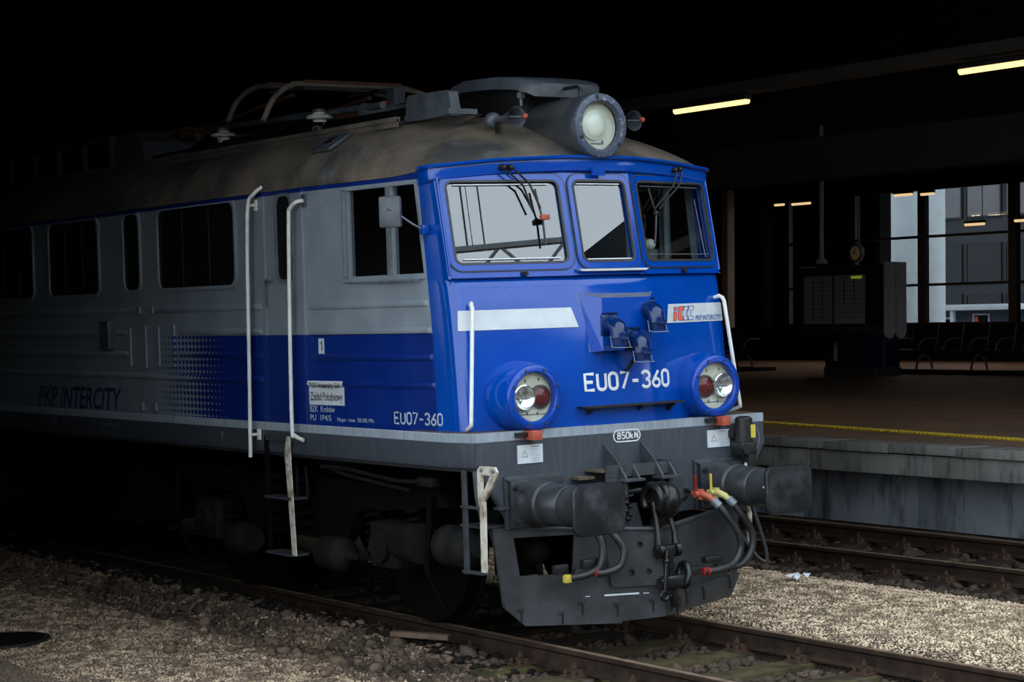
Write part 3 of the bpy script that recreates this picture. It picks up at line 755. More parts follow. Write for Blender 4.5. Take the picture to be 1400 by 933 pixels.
# benches: perforated steel seats on a beam
def bench(yc, n, label):
    z0 = plat_z(25.6)
    b = thing('waiting_bench', label, 'bench', (25.6, yc, z0))
    L = n * 0.78
    mb = MB(); mb.bbox((0, 0, 0.05), (0.8, L + 0.9, 0.10), 0.01); mb.build('plinth', M['darkmetal'], b)
    mb = MB(); mb.box((0.02, 0, 0.46), (0.07, L, 0.06)); mb.build('beam', M['black'], b, 0)
    for s in (-0.36, 0.0, 0.36):
        for q in (-1, 1):
            mb = MB(); mb.tube(crom([(0.0, s * L, 0.46), (q * 0.14, s * L, 0.36), (q * 0.24, s * L, 0.22), (q * 0.26, s * L, 0.10)], 4), 0.028, 8); mb.build('leg', M['galv'], b)
    for i in range(n):
        y = -L / 2 + 0.78 * (i + 0.5)
        mb = MB()
        rows = []
        for k, (x, z) in enumerate([(-0.30, 0.55), (-0.22, 0.57), (0.0, 0.54), (0.17, 0.54), (0.215, 0.60), (0.25, 0.78), (0.32, 1.12)]):
            rows.append([(x, y - 0.34, z), (x, y + 0.34, z)])
        mb.grid(rows); mb.grid([[(p[0] + 0.012, p[1], p[2] - 0.02) for p in r] for r in rows]); mb.build('seat_shell', M['darkmetal'], b)
        mb = MB(); mb.tube([(-0.28, y + 0.35, 0.54), (0.17, y + 0.35, 0.53), (0.23, y + 0.35, 0.66), (0.32, y + 0.35, 1.13)], 0.018, 8); mb.build('seat_frame', M['galv'], b)
    for i in range(n + 1):
        y = -L / 2 + 0.78 * i
        mb = MB(); mb.tube(crom([(-0.34, y, 0.54), (-0.27, y, 0.70), (-0.12, y, 0.80), (0.05, y, 0.82), (0.24, y, 0.81)], 5), 0.018, 8); mb.build('armrest', M['galv'], b)
bench(19.93, 6, 'dark steel waiting bench with tubular armrests right of the information stand')
bench(28.76, 3, 'dark steel waiting bench left of the information stand, beside the locomotive')
# ------------------------------------------------------------------ the locomotive
LOCO = thing('locomotive', 'blue and grey electric locomotive numbered EU07-360 with dark roof, standing on the near track', 'locomotive', (0, 0, 0), (0, CANT, 0))
YB = 14.6
def prt(mb, name, mat, ang=40, parent=None, label=None): return mb.build(name, mat, parent or LOCO, ang, label)

def sx(y): return 1.42 - 0.08 * max(0.0, 2.25 - max(y, 0.45))          # half width of the body side
def bow(a): a = abs(a); t = a - 0.30; t = (t + math.sqrt(t * t + 0.004)) / 2 - 0.0033; return 0.245 * t / 0.94
def facet(a): return 0.245 * max(0.0, abs(a) - 0.305) / 0.94
def nose_y(x, z):
    q = (z - 1.5) / 1.15; y = 0.006 + 0.035 * q + 0.075 * q * q + bow(x)
    if z > 2.60: y += 0.03 * min(1.0, ((z - 2.60) / 0.08)) ** 2
    return y
def wy(x, z): return 0.135 + 0.2027 * (z - 2.70) + facet(x)
BND = [(1.50, .575), (1.57, .582), (1.90, .595), (2.27, .609), (3.44, .735), (3.60, .75)]
def bnd(z): return float(np.interp(z, [a for a, b in BND], [b for a, b in BND]))
KX = 1.285

# nose below the windows
zs = list(np.linspace(1.556, 2.58, 16)) + [2.61, 2.64, 2.66, 2.68]
mb = MB(); mb.grid([[(x, nose_y(x, z), z) for x in np.linspace(-1.165, 1.165, 36)] for z in zs])
prt(mb, 'nose_panel', M['blue'])
def corner_row(s, z, r, yf):
    """plan curve from the front face round to the cab side"""
    K = Vector((KX, yf(KX, z))); F = Vector((KX - r, yf(KX - r, z))); S = Vector((sx(K.y + r), K.y + r)); B = Vector((sx(bnd(z)), bnd(z)))
    pts = []
    for i in range(9):
        t = i / 8; pts.append(F * (1 - t) ** 2 + K * (2 * t * (1 - t)) + S * t * t)
    for i in range(1, 5): pts.append(S + (B - S) * (i / 4))
    return [(s * p.x, p.y, z) for p in pts]
for s in (-1, 1):
    mb = MB(); mb.grid([corner_row(s, z, 0.12, nose_y) for z in zs]); prt(mb, 'corner_panel', M['blue'])
    mb = MB(); mb.grid([corner_row(s, z, 0.022, wy) for z in np.linspace(2.66, 3.50, 8)]); prt(mb, 'corner_post', M['blue'])
    # raised seam along the post
    mb = MB(); mb.tube([(s * 1.268, wy(1.268, z) - 0.004, z) for z in np.linspace(2.69, 3.43, 8)], 0.012, 6); prt(mb, 'seam', M['blue'])
mb = MB()
mb.grid([[(x, wy(x, 2.68) - (0.036 if k == 0 else 0), 2.665 + 0.006 * k) for x in np.linspace(-1.262, 1.262, 30)] for k in range(2)])
prt(mb, 'crease_ledge', M['blue'])

# windscreens: panels with openings, rims, gaskets, panes
ZB, ZT = 2.665, 3.50
def wmap(x, z): return (x, wy(x, z), z)
def wnrm(sgn):
    a = Vector((1, sgn * 0.245 / 0.94, 0)); b = Vector((0, 0.2027, 1)); n = a.cross(b); n.normalize()
    return n if n.y < 0 else -n
defs = [(-1, -1.265, -0.305, -1.213, -0.365), (0, -0.305, 0.305, -0.242, 0.242), (1, 0.305, 1.265, 0.365, 1.213)]
for sgn, a, b, g0, g1 in defs:
    N = wnrm(sgn)
    hole = rrect(g0, g1, 2.766, 3.372, 0.05)
    mb = MB(); panel(mb, [(a, ZB), (b, ZB), (b, ZT), (a, ZT)], [hole], wmap, -N, 0.05)
    wp = prt(mb, 'window_panel', M['blue'], 30)
    mb = MB(); mb.ring(rrect(g0 - 0.046, g1 + 0.046, 2.716, 3.420, 0.09), rrect(g0 - 0.006, g1 + 0.006, 2.760, 3.378, 0.055), wmap, N, 0.014); prt(mb, 'window_rim', M['blue'], 50, wp)
    mb = MB(); mb.ring(rrect(g0 - 0.054, g1 + 0.054, 2.708, 3.428, 0.098), rrect(g0 - 0.045, g1 + 0.045, 2.717, 3.419, 0.089), wmap, N, 0.010); prt(mb, 'rim_seal', M['gasket'], 50, wp)
    mb = MB(); mb.ring(rrect(g0 - 0.008, g1 + 0.008, 2.758, 3.380, 0.058), rrect(g0 + 0.008, g1 - 0.008, 2.774, 3.364, 0.042), wmap, N, 0.018); prt(mb, 'gasket', M['gasket'], 50, wp)
    mb = MB(); pn = Vector(N) * -0.012
    mb.add([tuple(Vector(wmap(*p)) + pn) for p in rrect(g0 - .004, g1 + .004, 2.762, 3.376, 0.05)], [tuple(range(24))]); prt(mb, 'windscreen', M['winglass'], 0, wp)
    def glint_rods(segs):  # thin rods modelled in place of glints on the glass
        m = MB()
        for (xa, za), (xb, zb) in segs: m.tube([Vector(wmap(xa, za)) + N * 0.002, Vector(wmap(xb, zb)) + N * 0.002], 0.005 if sgn < 1 else 0.003, 6)
        prt(m, 'glint_rod', M['bright'] if sgn < 1 else M['steel'], 40, wp)
    if sgn == -1: glint_rods([((-1.15, 2.80), (-0.42, 2.80))]); glint_rods([((-1.15, 3.348), (-0.44, 3.348))])
    if sgn == 0: glint_rods([((-.20, 3.35), (.20, 3.35))]); glint_rods([((-.20, 2.785), (.21, 2.785))])
    if sgn == 1: glint_rods([((0.42, 2.815), (1.17, 2.815))]); glint_rods([((1.12, 2.79), (1.09, 3.25))]); glint_rods([((.42, 3.34), (1.15, 3.34))])

# outline of gutter and roof edge
def top_front(x): return 0.302 + bow(x) + 0.0
def outline():
    pts = [(-1.42, y) for y in np.linspace(YB, 2.6, 18)]
    pts += [(-sx(y), y) for y in (2.25, 1.9, 1.6, 1.3, 1.05, 0.85, 0.74)]
    K = (-1.29, 0.562)
    for i in range(7):
        t = i / 6; S = (-sx(0.66), 0.66); F = (-1.215, top_front(1.215))
        pts.append(((1 - t) ** 2 * S[0] + 2 * t * (1 - t) * K[0] + t * t * F[0], (1 - t) ** 2 * S[1] + 2 * t * (1 - t) * K[1] + t * t * F[1]))
    pts += [(x, top_front(x)) for x in np.linspace(-1.15, 0, 14)]
    return pts + [(-x, y) for x, y in reversed(pts[:-1])]
OUT = outline()
def edge_z(x, y):
    zf = 3.560 - 0.055 * (abs(x) / 1.25) ** 2
    w = min(1.0, max(0.0, (y - 0.45) / 0.6)); return zf * (1 - w) + 3.462 * w
def nrm2(i):
    a = Vector(OUT[max(i - 1, 0)]); b = Vector(OUT[min(i + 1, len(OUT) - 1)]); d = (b - a).normalized(); return Vector((d.y, -d.x))
# roof shell
def roof_pt(i, t):
    x, y = OUT[i]; ze = edge_z(x, y)
    if y >= 2.25: cx, cy = 0.0, y
    else:
        q = abs(x) / sx(2.25); cx, cy = 0.0, min(y + (1.75 - y) * 0.93, y + 1.4) if y < 1.75 else y
        w = max(0.0, min(1.0, (y - 0.62) / 1.2)); cy = cy * (1 - w) + y * w if y > 0.62 else cy
    w2 = min(1.0, max(0.0, (y - 0.55) / 1.3)); w2 = w2 * w2 * (3 - 2 * w2)
    f = (w2 * (1 - (1 - t) ** 2.5) ** 0.52 + (1 - w2) * (0.35 * t + 0.65 * (1 - (1 - t) ** 2.0) ** 0.8)) if t > 0 else 0.0
    top = 4.005
    return (x + (cx - x) * t, y + (cy - y) * t, ze + (top - ze) * f)
TS = [0, .012, .03, .06, .1, .15, .21, .28, .36, .46, .58, .72, .86, 1.0]
mb = MB(); mb.grid([[roof_pt(i, t) for t in TS] for i in range(len(OUT))]); prt(mb, 'roof', M['roof'], 60)
# brow over the windscreens and cant rail
rows = []
idx = [i for i, (x, y) in enumerate(OUT) if y < 0.75]
for i in idx:
    x, y = OUT[i]; n = nrm2(i); ze = edge_z(x, y); zl = ze - 0.118
    fade = max(0.0, min(1.0, (0.72 - y) / 0.14))
    row = []
    for o, z in ((-0.04, zl - 0.012), (0.028, zl - 0.004), (0.046, zl + 0.012), (0.050, zl + 0.06), (0.046, ze - 0.02)):
        row.append((x + n.x * o * fade, y + n.y * o * fade, z))
    rows.append(row)
mb = MB(); mb.grid(rows); prt(mb, 'brow', M['blue'])
rows = []
for i in range(len(OUT)):
    x, y = OUT[i]; n = nrm2(i); ze = edge_z(x, y); f = 0.12 + 0.88 * max(0.0, min(1.0, (0.74 - y) / 0.15))
    rows.append([(x + n.x * o * f, y + n.y * o * f, ze + dz) for o, dz in ((0.0, -0.022), (0.070, -0.020), (0.078, -0.008), (0.070, 0.004), (0.0, 0.008))])
k0, k1 = idx[0], idx[-1]
mb = MB(); mb.grid(rows[k0:k1 + 1]); prt(mb, 'gutter', M['blue'])
for seg in (rows[:k0 + 1], rows[k1:]):
    mb = MB(); mb.grid(seg); prt(mb, 'side_gutter', M['roof'])

# ---- body sides
for s in (-1, 1):
    def cabmap(y, z, s=s, o=0.0): return (s * (sx(y) + o), y, z)
    def mainmap(y, z, s=s, o=0.0): return (s * (1.42 + o), y, z)
    zz = [1.50, 1.57, 1.90, 2.27, 3.44, 3.47]
    outer = [(bnd(z), z) for z in zz] + [(2.25, 3.47), (2.25, 1.50)]
    bl = lambda z: bnd(z) + 0.066
    h1 = [(1.125, 2.715), (1.125, 3.375), (1.63, 3.375), (1.63, 2.715)]
    h2 = [(bl(2.715) - 0.05, 2.715), (bl(3.375) - 0.03, 3.375), (1.06, 3.375), (1.06, 2.715)]
    mb = MB(); panel(mb, outer, [h1, h2], cabmap, (-s, 0, 0), 0.05); cabp = prt(mb, 'cab_side', M['side'], 30)
    mb = MB(); panel(mb, [(2.25, 1.50), (2.25, 3.47), (YB, 3.47), (YB, 1.50)], [], mainmap); sp = prt(mb, 'body_side', M['side'], 30)
    # cab side window frame, divider, panes
    fo = [(bnd(2.675) + 0.004, 2.675), (bnd(3.400) + 0.004, 3.400), (1.745, 3.400), (1.745, 2.675)]
    fi = [(bl(2.715) - 0.05, 2.715), (bl(3.375) - 0.03, 3.375), (1.63, 3.375), (1.63, 2.715)]
    mb = MB(); mb.ring(fo, fi, cabmap, (s, 0, 0), 0.012); fr = prt(mb, 'window_frame', M['side'], 30, cabp)
    mb = MB(); mb.box((s * (sx(1.093) + 0.008), 1.093, 3.045), (0.03, 0.042, 0.66)); prt(mb, 'window_post', M['steel'], 0, cabp)
    mb = MB(); mb.ring([(1.632, 2.70), (1.632, 3.385), (1.70, 3.385), (1.70, 2.70)], [(1.64, 2.72), (1.64, 3.365), (1.69, 3.365), (1.69, 2.72)], cabmap, (s, 0, 0), 0.016); prt(mb, 'window_trim', M['steel'], 30, cabp)
    mb = MB()
    plane_poly(mb, [(1.126, 2.72), (1.126, 3.37), (1.625, 3.37), (1.625, 2.72)], lambda y, z: cabmap(y, z, s, -0.02)); prt(mb, 'window_pane', M['sideglass'], 0, cabp)
    mb = MB()
    plane_poly(mb, [(h2[0][0], 2.72), (h2[1][0], 3.37), (1.055, 3.37), (1.055, 2.72)], lambda y, z: cabmap(y, z, s, -0.02)); prt(mb, 'window_pane', M['sideglass'], 0, cabp)
    mb = MB(); mb.box((s * (sx(1.2) + 0.02), 1.2, 2.668), (0.04, 1.0, 0.016)); prt(mb, 'window_sill', M['steel'], 0, cabp)
    # pressed ribs
    def rib(y0, y1, z, on, r=0.022):
        n = 8; m = MB(); rows = []
        for y, k in ((y0, 0.0), (y0 + 0.015, 0.8), (y0 + 0.03, 1.0), (y1 - 0.03, 1.0), (y1 - 0.015, 0.8), (y1, 0.0)):
            rows.append([(s * ((sx(y) if y < 2.25 else 1.42) + 0.75 * r * k * math.sin(math.pi * q / n)), y, z + r * 1.25 * math.cos(math.pi * q / n)) for q in range(n + 1)])
        m.grid(rows); prt(m, 'rib', M['side'], 60, on)
    for z, ends in ((2.497, None), (2.296, None), (2.098, None), (1.892, None)):
        yf = (0.653, 0.625, 0.612, 0.595)[(2.497, 2.296, 2.098, 1.892).index(z)]
        rib(yf, 2.20, z, cabp)
    for y0, y1, z in ((3.00, 5.05, 2.508), (5.38, YB - .1, 2.514), (3.00, 4.56, 2.310), (5.66, 5.93, 2.310), (6.2, YB - .1, 2.310), (3.00, 4.56, 2.112), (5.66, YB - .1, 2.112), (3.0, YB - .1, 1.91)):
        rib(y0, y1, z, sp)
    # door
    dm = lambda y, z, s=s: (s * 1.424, y, z)
    mb = MB(); mb.prism([(2.285, 1.60), (2.285, 3.40), (2.88, 3.40), (2.88, 1.60)], (s * 1.412, 0, 0), (0, 1, 0), (0, 0, 1), (s, 0, 0), 0.014); dr = prt(mb, 'door', M['side'], 30)
    for y in (2.262, 2.905):
        mb = MB(); mb.box((s * 1.424, y, 2.51), (0.026, 0.024, 1.84)); prt(mb, 'jamb_strip', M['side'], 0, dr)
    dw = lambda a, s=s: (lambda y, z: (s * (1.426 + a), y, z))
    mb = MB(); mb.ring(rrect(2.41, 2.70, 2.695, 3.415, 0.09), rrect(2.437, 2.673, 2.722, 3.388, 0.075), dw(0), (s, 0, 0), 0.016); prt(mb, 'window_frame', M['steel'], 50, dr)
    mb = MB(); plane_poly(mb, rrect(2.43, 2.68, 2.715, 3.395, 0.08), dw(0.004)); prt(mb, 'window_pane', M['darkpane'], 0, dr)
    mb = MB(); mb.box((s * 1.44, 2.845, 2.62), (0.03, 0.05, 0.22)); mb.tube([(s * 1.45, 2.84, 2.70), (s * 1.475, 2.82, 2.72), (s * 1.475, 2.74, 2.73)], 0.012, 8); prt(mb, 'door_handle', M['steel'], 40, dr)
    for z in (1.66, 1.78):
        mb = MB(); mb.box((s * 1.43, 2.58, z), (0.02, 0.56, 0.018)); prt(mb, 'kick_strip', M['side'], 0, dr)
    # corridor windows with dark panes
    for y0, y1, z0, z1, nm in ((3.40, 4.95, 2.672, 3.425, 'corridor_window'), (5.30, 5.70, 2.672, 3.425, 'narrow_window'), (6.23, 7.50, 2.655, 3.425, 'corridor_window'), (7.88, 9.15, 2.655, 3.425, 'corridor_window'), (9.5, 10.8, 2.655, 3.425, 'corridor_window')):
        bm_ = lambda o, s=s: (lambda y, z: (s * (1.42 + o), y, z))
        mb = MB(); mb.ring(rrect(y0, y1, z0, z1, 0.10), rrect(y0 + .03, y1 - .03, z0 + .03, z1 - .03, 0.085), bm_(0), (s, 0, 0), 0.02); wf = prt(mb, nm, M['side'], 50, sp)
    for y0, y1, z0, z1 in ((3.40, 4.95, 2.672, 3.425), (5.30, 5.70, 2.672, 3.425), (6.23, 7.50, 2.655, 3.425), (7.88, 9.15, 2.655, 3.425), (9.5, 10.8, 2.655, 3.425)):
        mb = MB(); plane_poly(mb, rrect(y0 + .02, y1 - .02, z0 + .02, z1 - .02, 0.09), bm_(0.004)); prt(mb, 'window_pane', M['darkpane'], 0, sp)
        if y1 - y0 > 1:
            mb = MB()
            for k in (1, 2): mb.box((s * 1.427, y0 + (y1 - y0) * k / 3, (z0 + z1) / 2), (0.008, 0.014, z1 - z0 - .06))
            for k in range(20): mb.box((s * 1.426, y0 + (y1 - y0) / 6, z0 + .06 + k * (z1 - z0 - .12) / 19), (0.006, (y1 - y0) / 3 - 0.06, 0.010))
            stuff(prt(mb, 'window_louvre', M['black'], 0, sp))
            if y0 > 6:
                for z in (2.76, 3.3):
                    mb = MB(); mb.box((s * 1.445, y0 - 0.02, z), (0.03, 0.05, 0.09)); prt(mb, 'window_latch', M['steel'], 0, sp)
    # hatches, box, end caps
    for y0, y1 in ((4.65, 4.99), (5.25, 5.60)):
        mb = MB(); mb.ring([(y0, 1.99), (y0, 2.375), (y1, 2.375), (y1, 1.99)], [(y0 + .016, 2.006), (y0 + .016, 2.359), (y1 - .016, 2.359), (y1 - .016, 2.006)], bm_(0), (s, 0, 0), 0.014); prt(mb, 'hatch', M['side'], 30, sp)
    mb = MB(); mb.bbox((s * 1.45, 6.07, 2.29), (0.07, 0.20, 0.26), 0.01); prt(mb, 'side_box', M['hoodgrey'], 40, sp)
    for y, z in ((5.08, 2.51), (5.36, 2.515), (5.08, 1.63), (5.36, 1.63)):
        mb = MB(); mb.bbox((s * 1.435, y, z), (0.03, 0.05, 0.07), 0.006); prt(mb, 'jack_pad', M['steel'], 40, sp)

# ---- main frame: sill along the sides, fold, front beam plate
for s in (-1, 1):
    pl = [(-1.347, 0.0), (-1.42, 0.285), (-1.42, YB)]
    def srow(x, y):
        nx = 1 if y > 0.1 else 1
        return [(s * -x * 1.0 - s * o, y + (0.02 if (y < .05 and o > .05) else 0), z) for o, z in ((0.0, 1.562), (-0.006, 1.555), (-0.006, 1.36), (0.004, 1.32), (0.05, 1.285), (0.2, 1.28))]
    mb = MB(); mb.grid([srow(x, y) for x, y in pl]); prt(mb, 'side_sill', M['frame'], 25)
    mb = MB(); mb.box((s * 1.432, 0.285, 1.44), (0.014, 0.012, 0.24)); prt(mb, 'weld_seam', M['frame'], 0)
# ledge on top of the beam
mb = MB()
pts = [(-1.347, 0.0), (-1.42, 0.285), (-1.42, 0.8), (0, 0.8), (1.42, 0.8), (1.42, 0.285), (1.347, 0.0)]
mb.add([(x, y, 1.561) for x, y in pts], [tuple(range(7))]); prt(mb, 'beam_ledge', M['rusty'], 0)
# front beam: plate with coupler opening
pts = [(-1.35, 1.562), (-1.35, 1.325), (-1.27, 1.20), (-1.10, 0.945), (-1.05, 0.885), (-0.36, 0.86), (-0.36, 0.99), (-0.20, 0.99), (-0.20, 1.20), (0.20, 1.20), (0.20, 0.99), (0.36, 0.99), (0.36, 0.86),
       (1.05, 0.885), (1.10, 0.945), (1.27, 1.20), (1.35, 1.325), (1.35, 1.562)]
mb = MB(); mb.prism(pts, (0, 0, 0), (1, 0, 0), (0, 0, 1), (0, 1, 0), 0.04); bp = prt(mb, 'front_beam', M['frame'], 0)
mb = MB(); mb.box((0, 0.35, 1.1), (0.9, 0.06, 0.7)); prt(mb, 'coupler_pocket', M['under'], 0, bp)
mb = MB(); mb.tube([(-1.352, -0.004, 1.335), (-1.272, -0.004, 1.205), (-1.102, -0.004, 0.95), (-1.04, -0.004, 0.885)], 0.014, 6); prt(mb, 'edge_trim', M['beam'], 40, bp)
for s in (-1, 1):
    mb = MB(); mb.bbox((s * 0.885, -0.055, 1.528), (0.082, 0.11, 0.068), 0.006); prt(mb, 'red_bracket', M['salmon'], 40, bp, 'faded red bracket')
    mb = MB(); mb.box((s * 0.885 - 0.085, -0.02, 1.535), (0.09, 0.05, 0.03)); prt(mb, 'bracket_arm', M['black'], 0, bp)
# warning notices
for x0 in (-0.995, 0.775):
    mb = MB(); mb.box((x0 + 0.11, -0.005, 1.392), (0.22, 0.008, 0.132)); nt = prt(mb, 'warning_notice', M['decal'], 0, bp)
    mp = lambda a, b, x0=x0: (x0 + a, -0.0105, 1.326 + b)
    m = MB(); m.ring([(0.03, .045), (0.09, .045), (0.06, .095)], [(0.038, .05), (0.082, .05), (0.06, .085)], mp, (0, -1, 0), 0.0006); prt(m, 'warning_triangle', M['textgrey'], 0, nt)
    for k, (tx, w) in enumerate((('UWAGA!', .07), ('Niebezpieczne', .088), ('napiecie', .08), ('Nie zblizac sie', .092), ('grozi smiercia', .08), ('lub kalectwem', .07), ('3000 V', .06))):
        lettering(tx, M['textblack'] if k == 0 else M['textgrey'], nt, lambda a, b, x0=x0, k=k, w=w: (x0 + 0.152 - w / 2 + a, -0.011, 1.437 - k * 0.0165 - (0 if k else -.002) + b), w, 0.012 if k == 0 else 0.009)
# 850kN plate
mp = lambda a, b: (a, -0.002, 1.468 + b)
mb = MB(); mb.ring(rrect(-0.128, 0.128, -0.047, 0.047, 0.046, 8), rrect(-0.119, 0.119, -0.038, 0.038, 0.037, 8), mp, (0, -1, 0), 0.002); prt(mb, 'plate_outline', M['textwhite'], 0, bp)


# ---- lettering and decals on the nose
def _arc(cx, cy, rx, ry, a0, a1, n=8): return [(cx + rx * math.cos(R(a0 + (a1 - a0) * i / n)), cy + ry * math.sin(R(a0 + (a1 - a0) * i / n))) for i in range(n + 1)]
_O = [(0, .25)] + _arc(.25, .25, .25, .25, 180, 360) + [(.5, .75)] + _arc(.25, .75, .25, .25, 0, 180) + [(0, .25)]
GLY = {'E': [[(.5, 0), (0, 0), (0, 1), (.5, 1)], [(0, .5), (.42, .5)]], 'U': [[(0, 1), (0, .25)] + _arc(.25, .25, .25, .25, 180, 360) + [(.5, 1)]], '0': [_O],
       '7': [[(0, 1), (.5, 1), (.12, 0)]], '-': [[(.02, .45), (.40, .45)]],
       '3': [_arc(.25, .75, .25, .25, 160, -90, 10) + _arc(.25, .25, .25, .25, 90, -160, 10)],
       '6': [[(.44, 1), (.06, .42)] + _arc(.25, .25, .25, .25, 140, -220, 18)],
       '8': [_arc(.25, .76, .22, .24, -90, 270, 16), _arc(.25, .26, .25, .26, 90, 450, 16)],
       '5': [[(.46, 1), (.05, 1), (.02, .52)] + _arc(.25, .30, .25, .30, 110, -150, 12)],
       '1': [[(.12, .74), (.36, 1), (.36, 0)]],
       'k': [[(0, 0), (0, 1)], [(.36, .62), (.02, .28)], [(.12, .38), (.38, 0)]], 'N': [[(0, 0), (0, 1)], [(.02, .98), (.46, .02)], [(.48, 0), (.48, 1)]]}
def stroke_text(txt, mat, parent, mp, nv, w, h, wt):
    """DIN-like strokes as thin painted ribbons; mp maps (a,b), nv = outward normal"""
    m = MB(); nv = Vector(nv); x = 0.0; gap = 0.22; items = []
    for c in txt:
        items.append((x, c)); x += (0.42 if c == '-' else 0.5) + gap
    tot = x - gap; k = w / tot
    for x0, c in items:
        for line in GLY[c]:
            n0 = len(m.v); m.tube([((x0 + a) * k, b * h, 0) for a, b in line], wt, 8)
            for i in range(n0, len(m.v)):
                a, b, q = m.v[i]; p = Vector(mp(a, b)) + nv * (q * 0.12); m.v[i] = tuple(p)
    return prt(m, 'lettering', mat, 60, parent)
def nmap(x0, z0, lift=0.004): return lambda a, b: (x0 + a, nose_y(x0 + a, z0 + b) - lift, z0 + b)
stroke_text('EU07-360', M['textwhite'], LOCO, nmap(-0.342, 1.818), (0, -1, 0), 0.808, 0.118, 0.0125)
def nose_strip(poly_top, poly_bot, z0, z1, mat, name, lift=0.006, n=44):
    rows = []
    for z, (a, b) in ((z0, poly_bot), ((z0 + z1) / 2, ((poly_bot[0] + poly_top[0]) / 2, (poly_bot[1] + poly_top[1]) / 2)), (z1, poly_top)):
        row = []
        for i in range(n + 1):
            x = a + (b - a) * i / n; ax = abs(x)
            if ax <= 1.165: row.append((x, nose_y(x, z) - lift, z))
            else:
                t = (ax - 1.165) / 0.12; r = 0.12; sgn = 1 if x > 0 else -1
                F = Vector((KX - r, nose_y(KX - r, z))); K = Vector((KX, nose_y(KX, z))); S = Vector((sx(K.y + r), K.y + r)); t *= 0.55
                p = F * (1 - t) ** 2 + K * (2 * t * (1 - t)) + S * t * t; dv = ((K - F) * (1 - t) + (S - K) * t).normalized(); row.append((sgn * (p.x + lift * dv.y), p.y - lift * dv.x, z))
        rows.append(row)
    m = MB(); m.grid(rows); return prt(m, name, mat, 60)
nose_strip((-1.247, -0.40), (-1.261, -0.355), 2.287, 2.432, M['decal'], 'white_band')
wb = nose_strip((0.547, 1.27), (0.51, 1.28), 2.288, 2.432, M['decal'], 'white_band')
# logo: slanted orange "iC" with two outlined C behind
def logo_map(a, b): x = 0.590 + a * 1.32 + b * 0.22; z = 2.306 + b; return (x, nose_y(x, z) - 0.0085, z)
def cshape(x, w, h, t): return [(x + w, 0), (x + .03, 0), (x, .03), (x, h - .03), (x + .03, h), (x + w, h), (x + w, h - t), (x + t, h - t), (x + t, t), (x + w, t)]
def poly(pts, mat, name, lift=0.0):
    m = MB(); m.add([(p[0], p[1] - lift, p[2]) for p in (logo_map(*q) for q in pts)], [tuple(range(len(pts)))]); return prt(m, name, mat, 0, wb)
def outline_poly(pts, mat, name, w=0.0022):
    m = MB(); P = [logo_map(*q) for q in pts]; m.tube([(p[0], p[1] - 0.001, p[2]) for p in P + [P[0]]], w, 5); return prt(m, name, mat, 60, wb)
poly([(0, 0), (.03, 0), (.03, .066), (0, .066)], M['orange'], 'logo_stroke'); poly([(.0, .078), (.03, .078), (.03, .1), (0, .1)], M['orange'], 'logo_dot')
poly([(.042, .012), (.054, 0), (.098, 0), (.098, .028), (.072, .028), (.072, .075), (.098, .075), (.098, .105), (.054, .105), (.042, .093)], M['orange'], 'logo_letter')
outline_poly([(0, 0), (.03, 0), (.03, .066), (0, .066)], M['decalblue'], 'logo_outline'); outline_poly([(.0, .078), (.03, .078), (.03, .1), (0, .1)], M['decalblue'], 'logo_outline')
for dx in (0.0, .045, .09): outline_poly([(.042 + dx, .012), (.054 + dx, 0), (.098 + dx, 0), (.098 + dx, .028), (.072 + dx, .028), (.072 + dx, .075), (.098 + dx, .075), (.098 + dx, .105), (.054 + dx, .105), (.042 + dx, .093)], M['decalblue'], 'logo_outline')
lettering('PKP INTERCITY', M['decalblue'], wb, lambda a, b: (0.868 + a + b * .25, nose_y(0.868 + a + b * .25, 2.298 + b) - 0.0085, 2.298 + b), 0.33, 0.040, off=0.012)

stroke_text('850kN', M['textwhite'], bp, lambda a, b: (-0.088 + a, -0.003, 1.446 + b), (0, -1, 0), 0.19, 0.046, 0.0052)
# ---- side lettering (left side)
def smap(y0, z0, lift=0.004): return lambda a, b: (-(sx(y0 - a) + lift), y0 - a, z0 + b)
mb = MB(); mb.prism([(2.015, 2.122), (2.09, 2.122), (2.09, 2.245), (2.015, 2.245)], (-1.42 + .034 + -.0, 0, 0), (0, 1, 0), (0, 0, 1), (-1, 0, 0), 0.012)
for i, p in enumerate(mb.v): mb.v[i] = (-(sx(p[1]) + (0.003 if i >= 4 else -0.002)), p[1], p[2])
np_ = prt(mb, 'number_plate', M['decal'], 0); stroke_text('1', M['textblack'], np_, smap(2.072, 2.148, .005), (-1, 0, 0), 0.045, 0.074, 0.006)
rows = []
for z, d in ((1.722, .003), (1.868, .003), (1.872, .012), (1.884, .0195), (1.898, .0195), (1.912, .012)):
    rows.append([(-(sx(y) + d), y, z) for y in (2.243, 1.755)])
mb = MB(); mb.grid(rows); dp = prt(mb, 'depot_plate', M['decal'], 60)
lettering('PKP Intercity SA', M['textblack'], dp, lambda a, b: (-(sx(2.215 - a) + (.0212 if b > .03 else .014)), 2.215 - a, 1.842 + b), 0.42, 0.058, off=0.006)
lettering('Zakład Południowy', M['textblack'], dp, smap(2.22, 1.735, .005), 0.44, 0.088, off=0.008)
lettering('BZK  Kraków', M['textside'], LOCO, smap(2.235, 1.665), 0.345, 0.05, off=0.008)
lettering('PU  1P4/5', M['textside'], LOCO, smap(2.235, 1.598), 0.29, 0.046, off=0.008)
lettering('Napr. rew. 20.08.19r.', M['textside'], LOCO, smap(1.86, 1.588), 0.50, 0.042, off=0.004)
stroke_text('EU07-360', M['textside'], LOCO, smap(1.105, 1.603), (-1, 0, 0), 0.585, 0.082, 0.0080)
lettering('91 51 5 140 125-3', M['textgrey'], LOCO, lambda a, b: (-1.424, 7.02 - a, 2.41 + b), 0.84, 0.07, off=0.004)
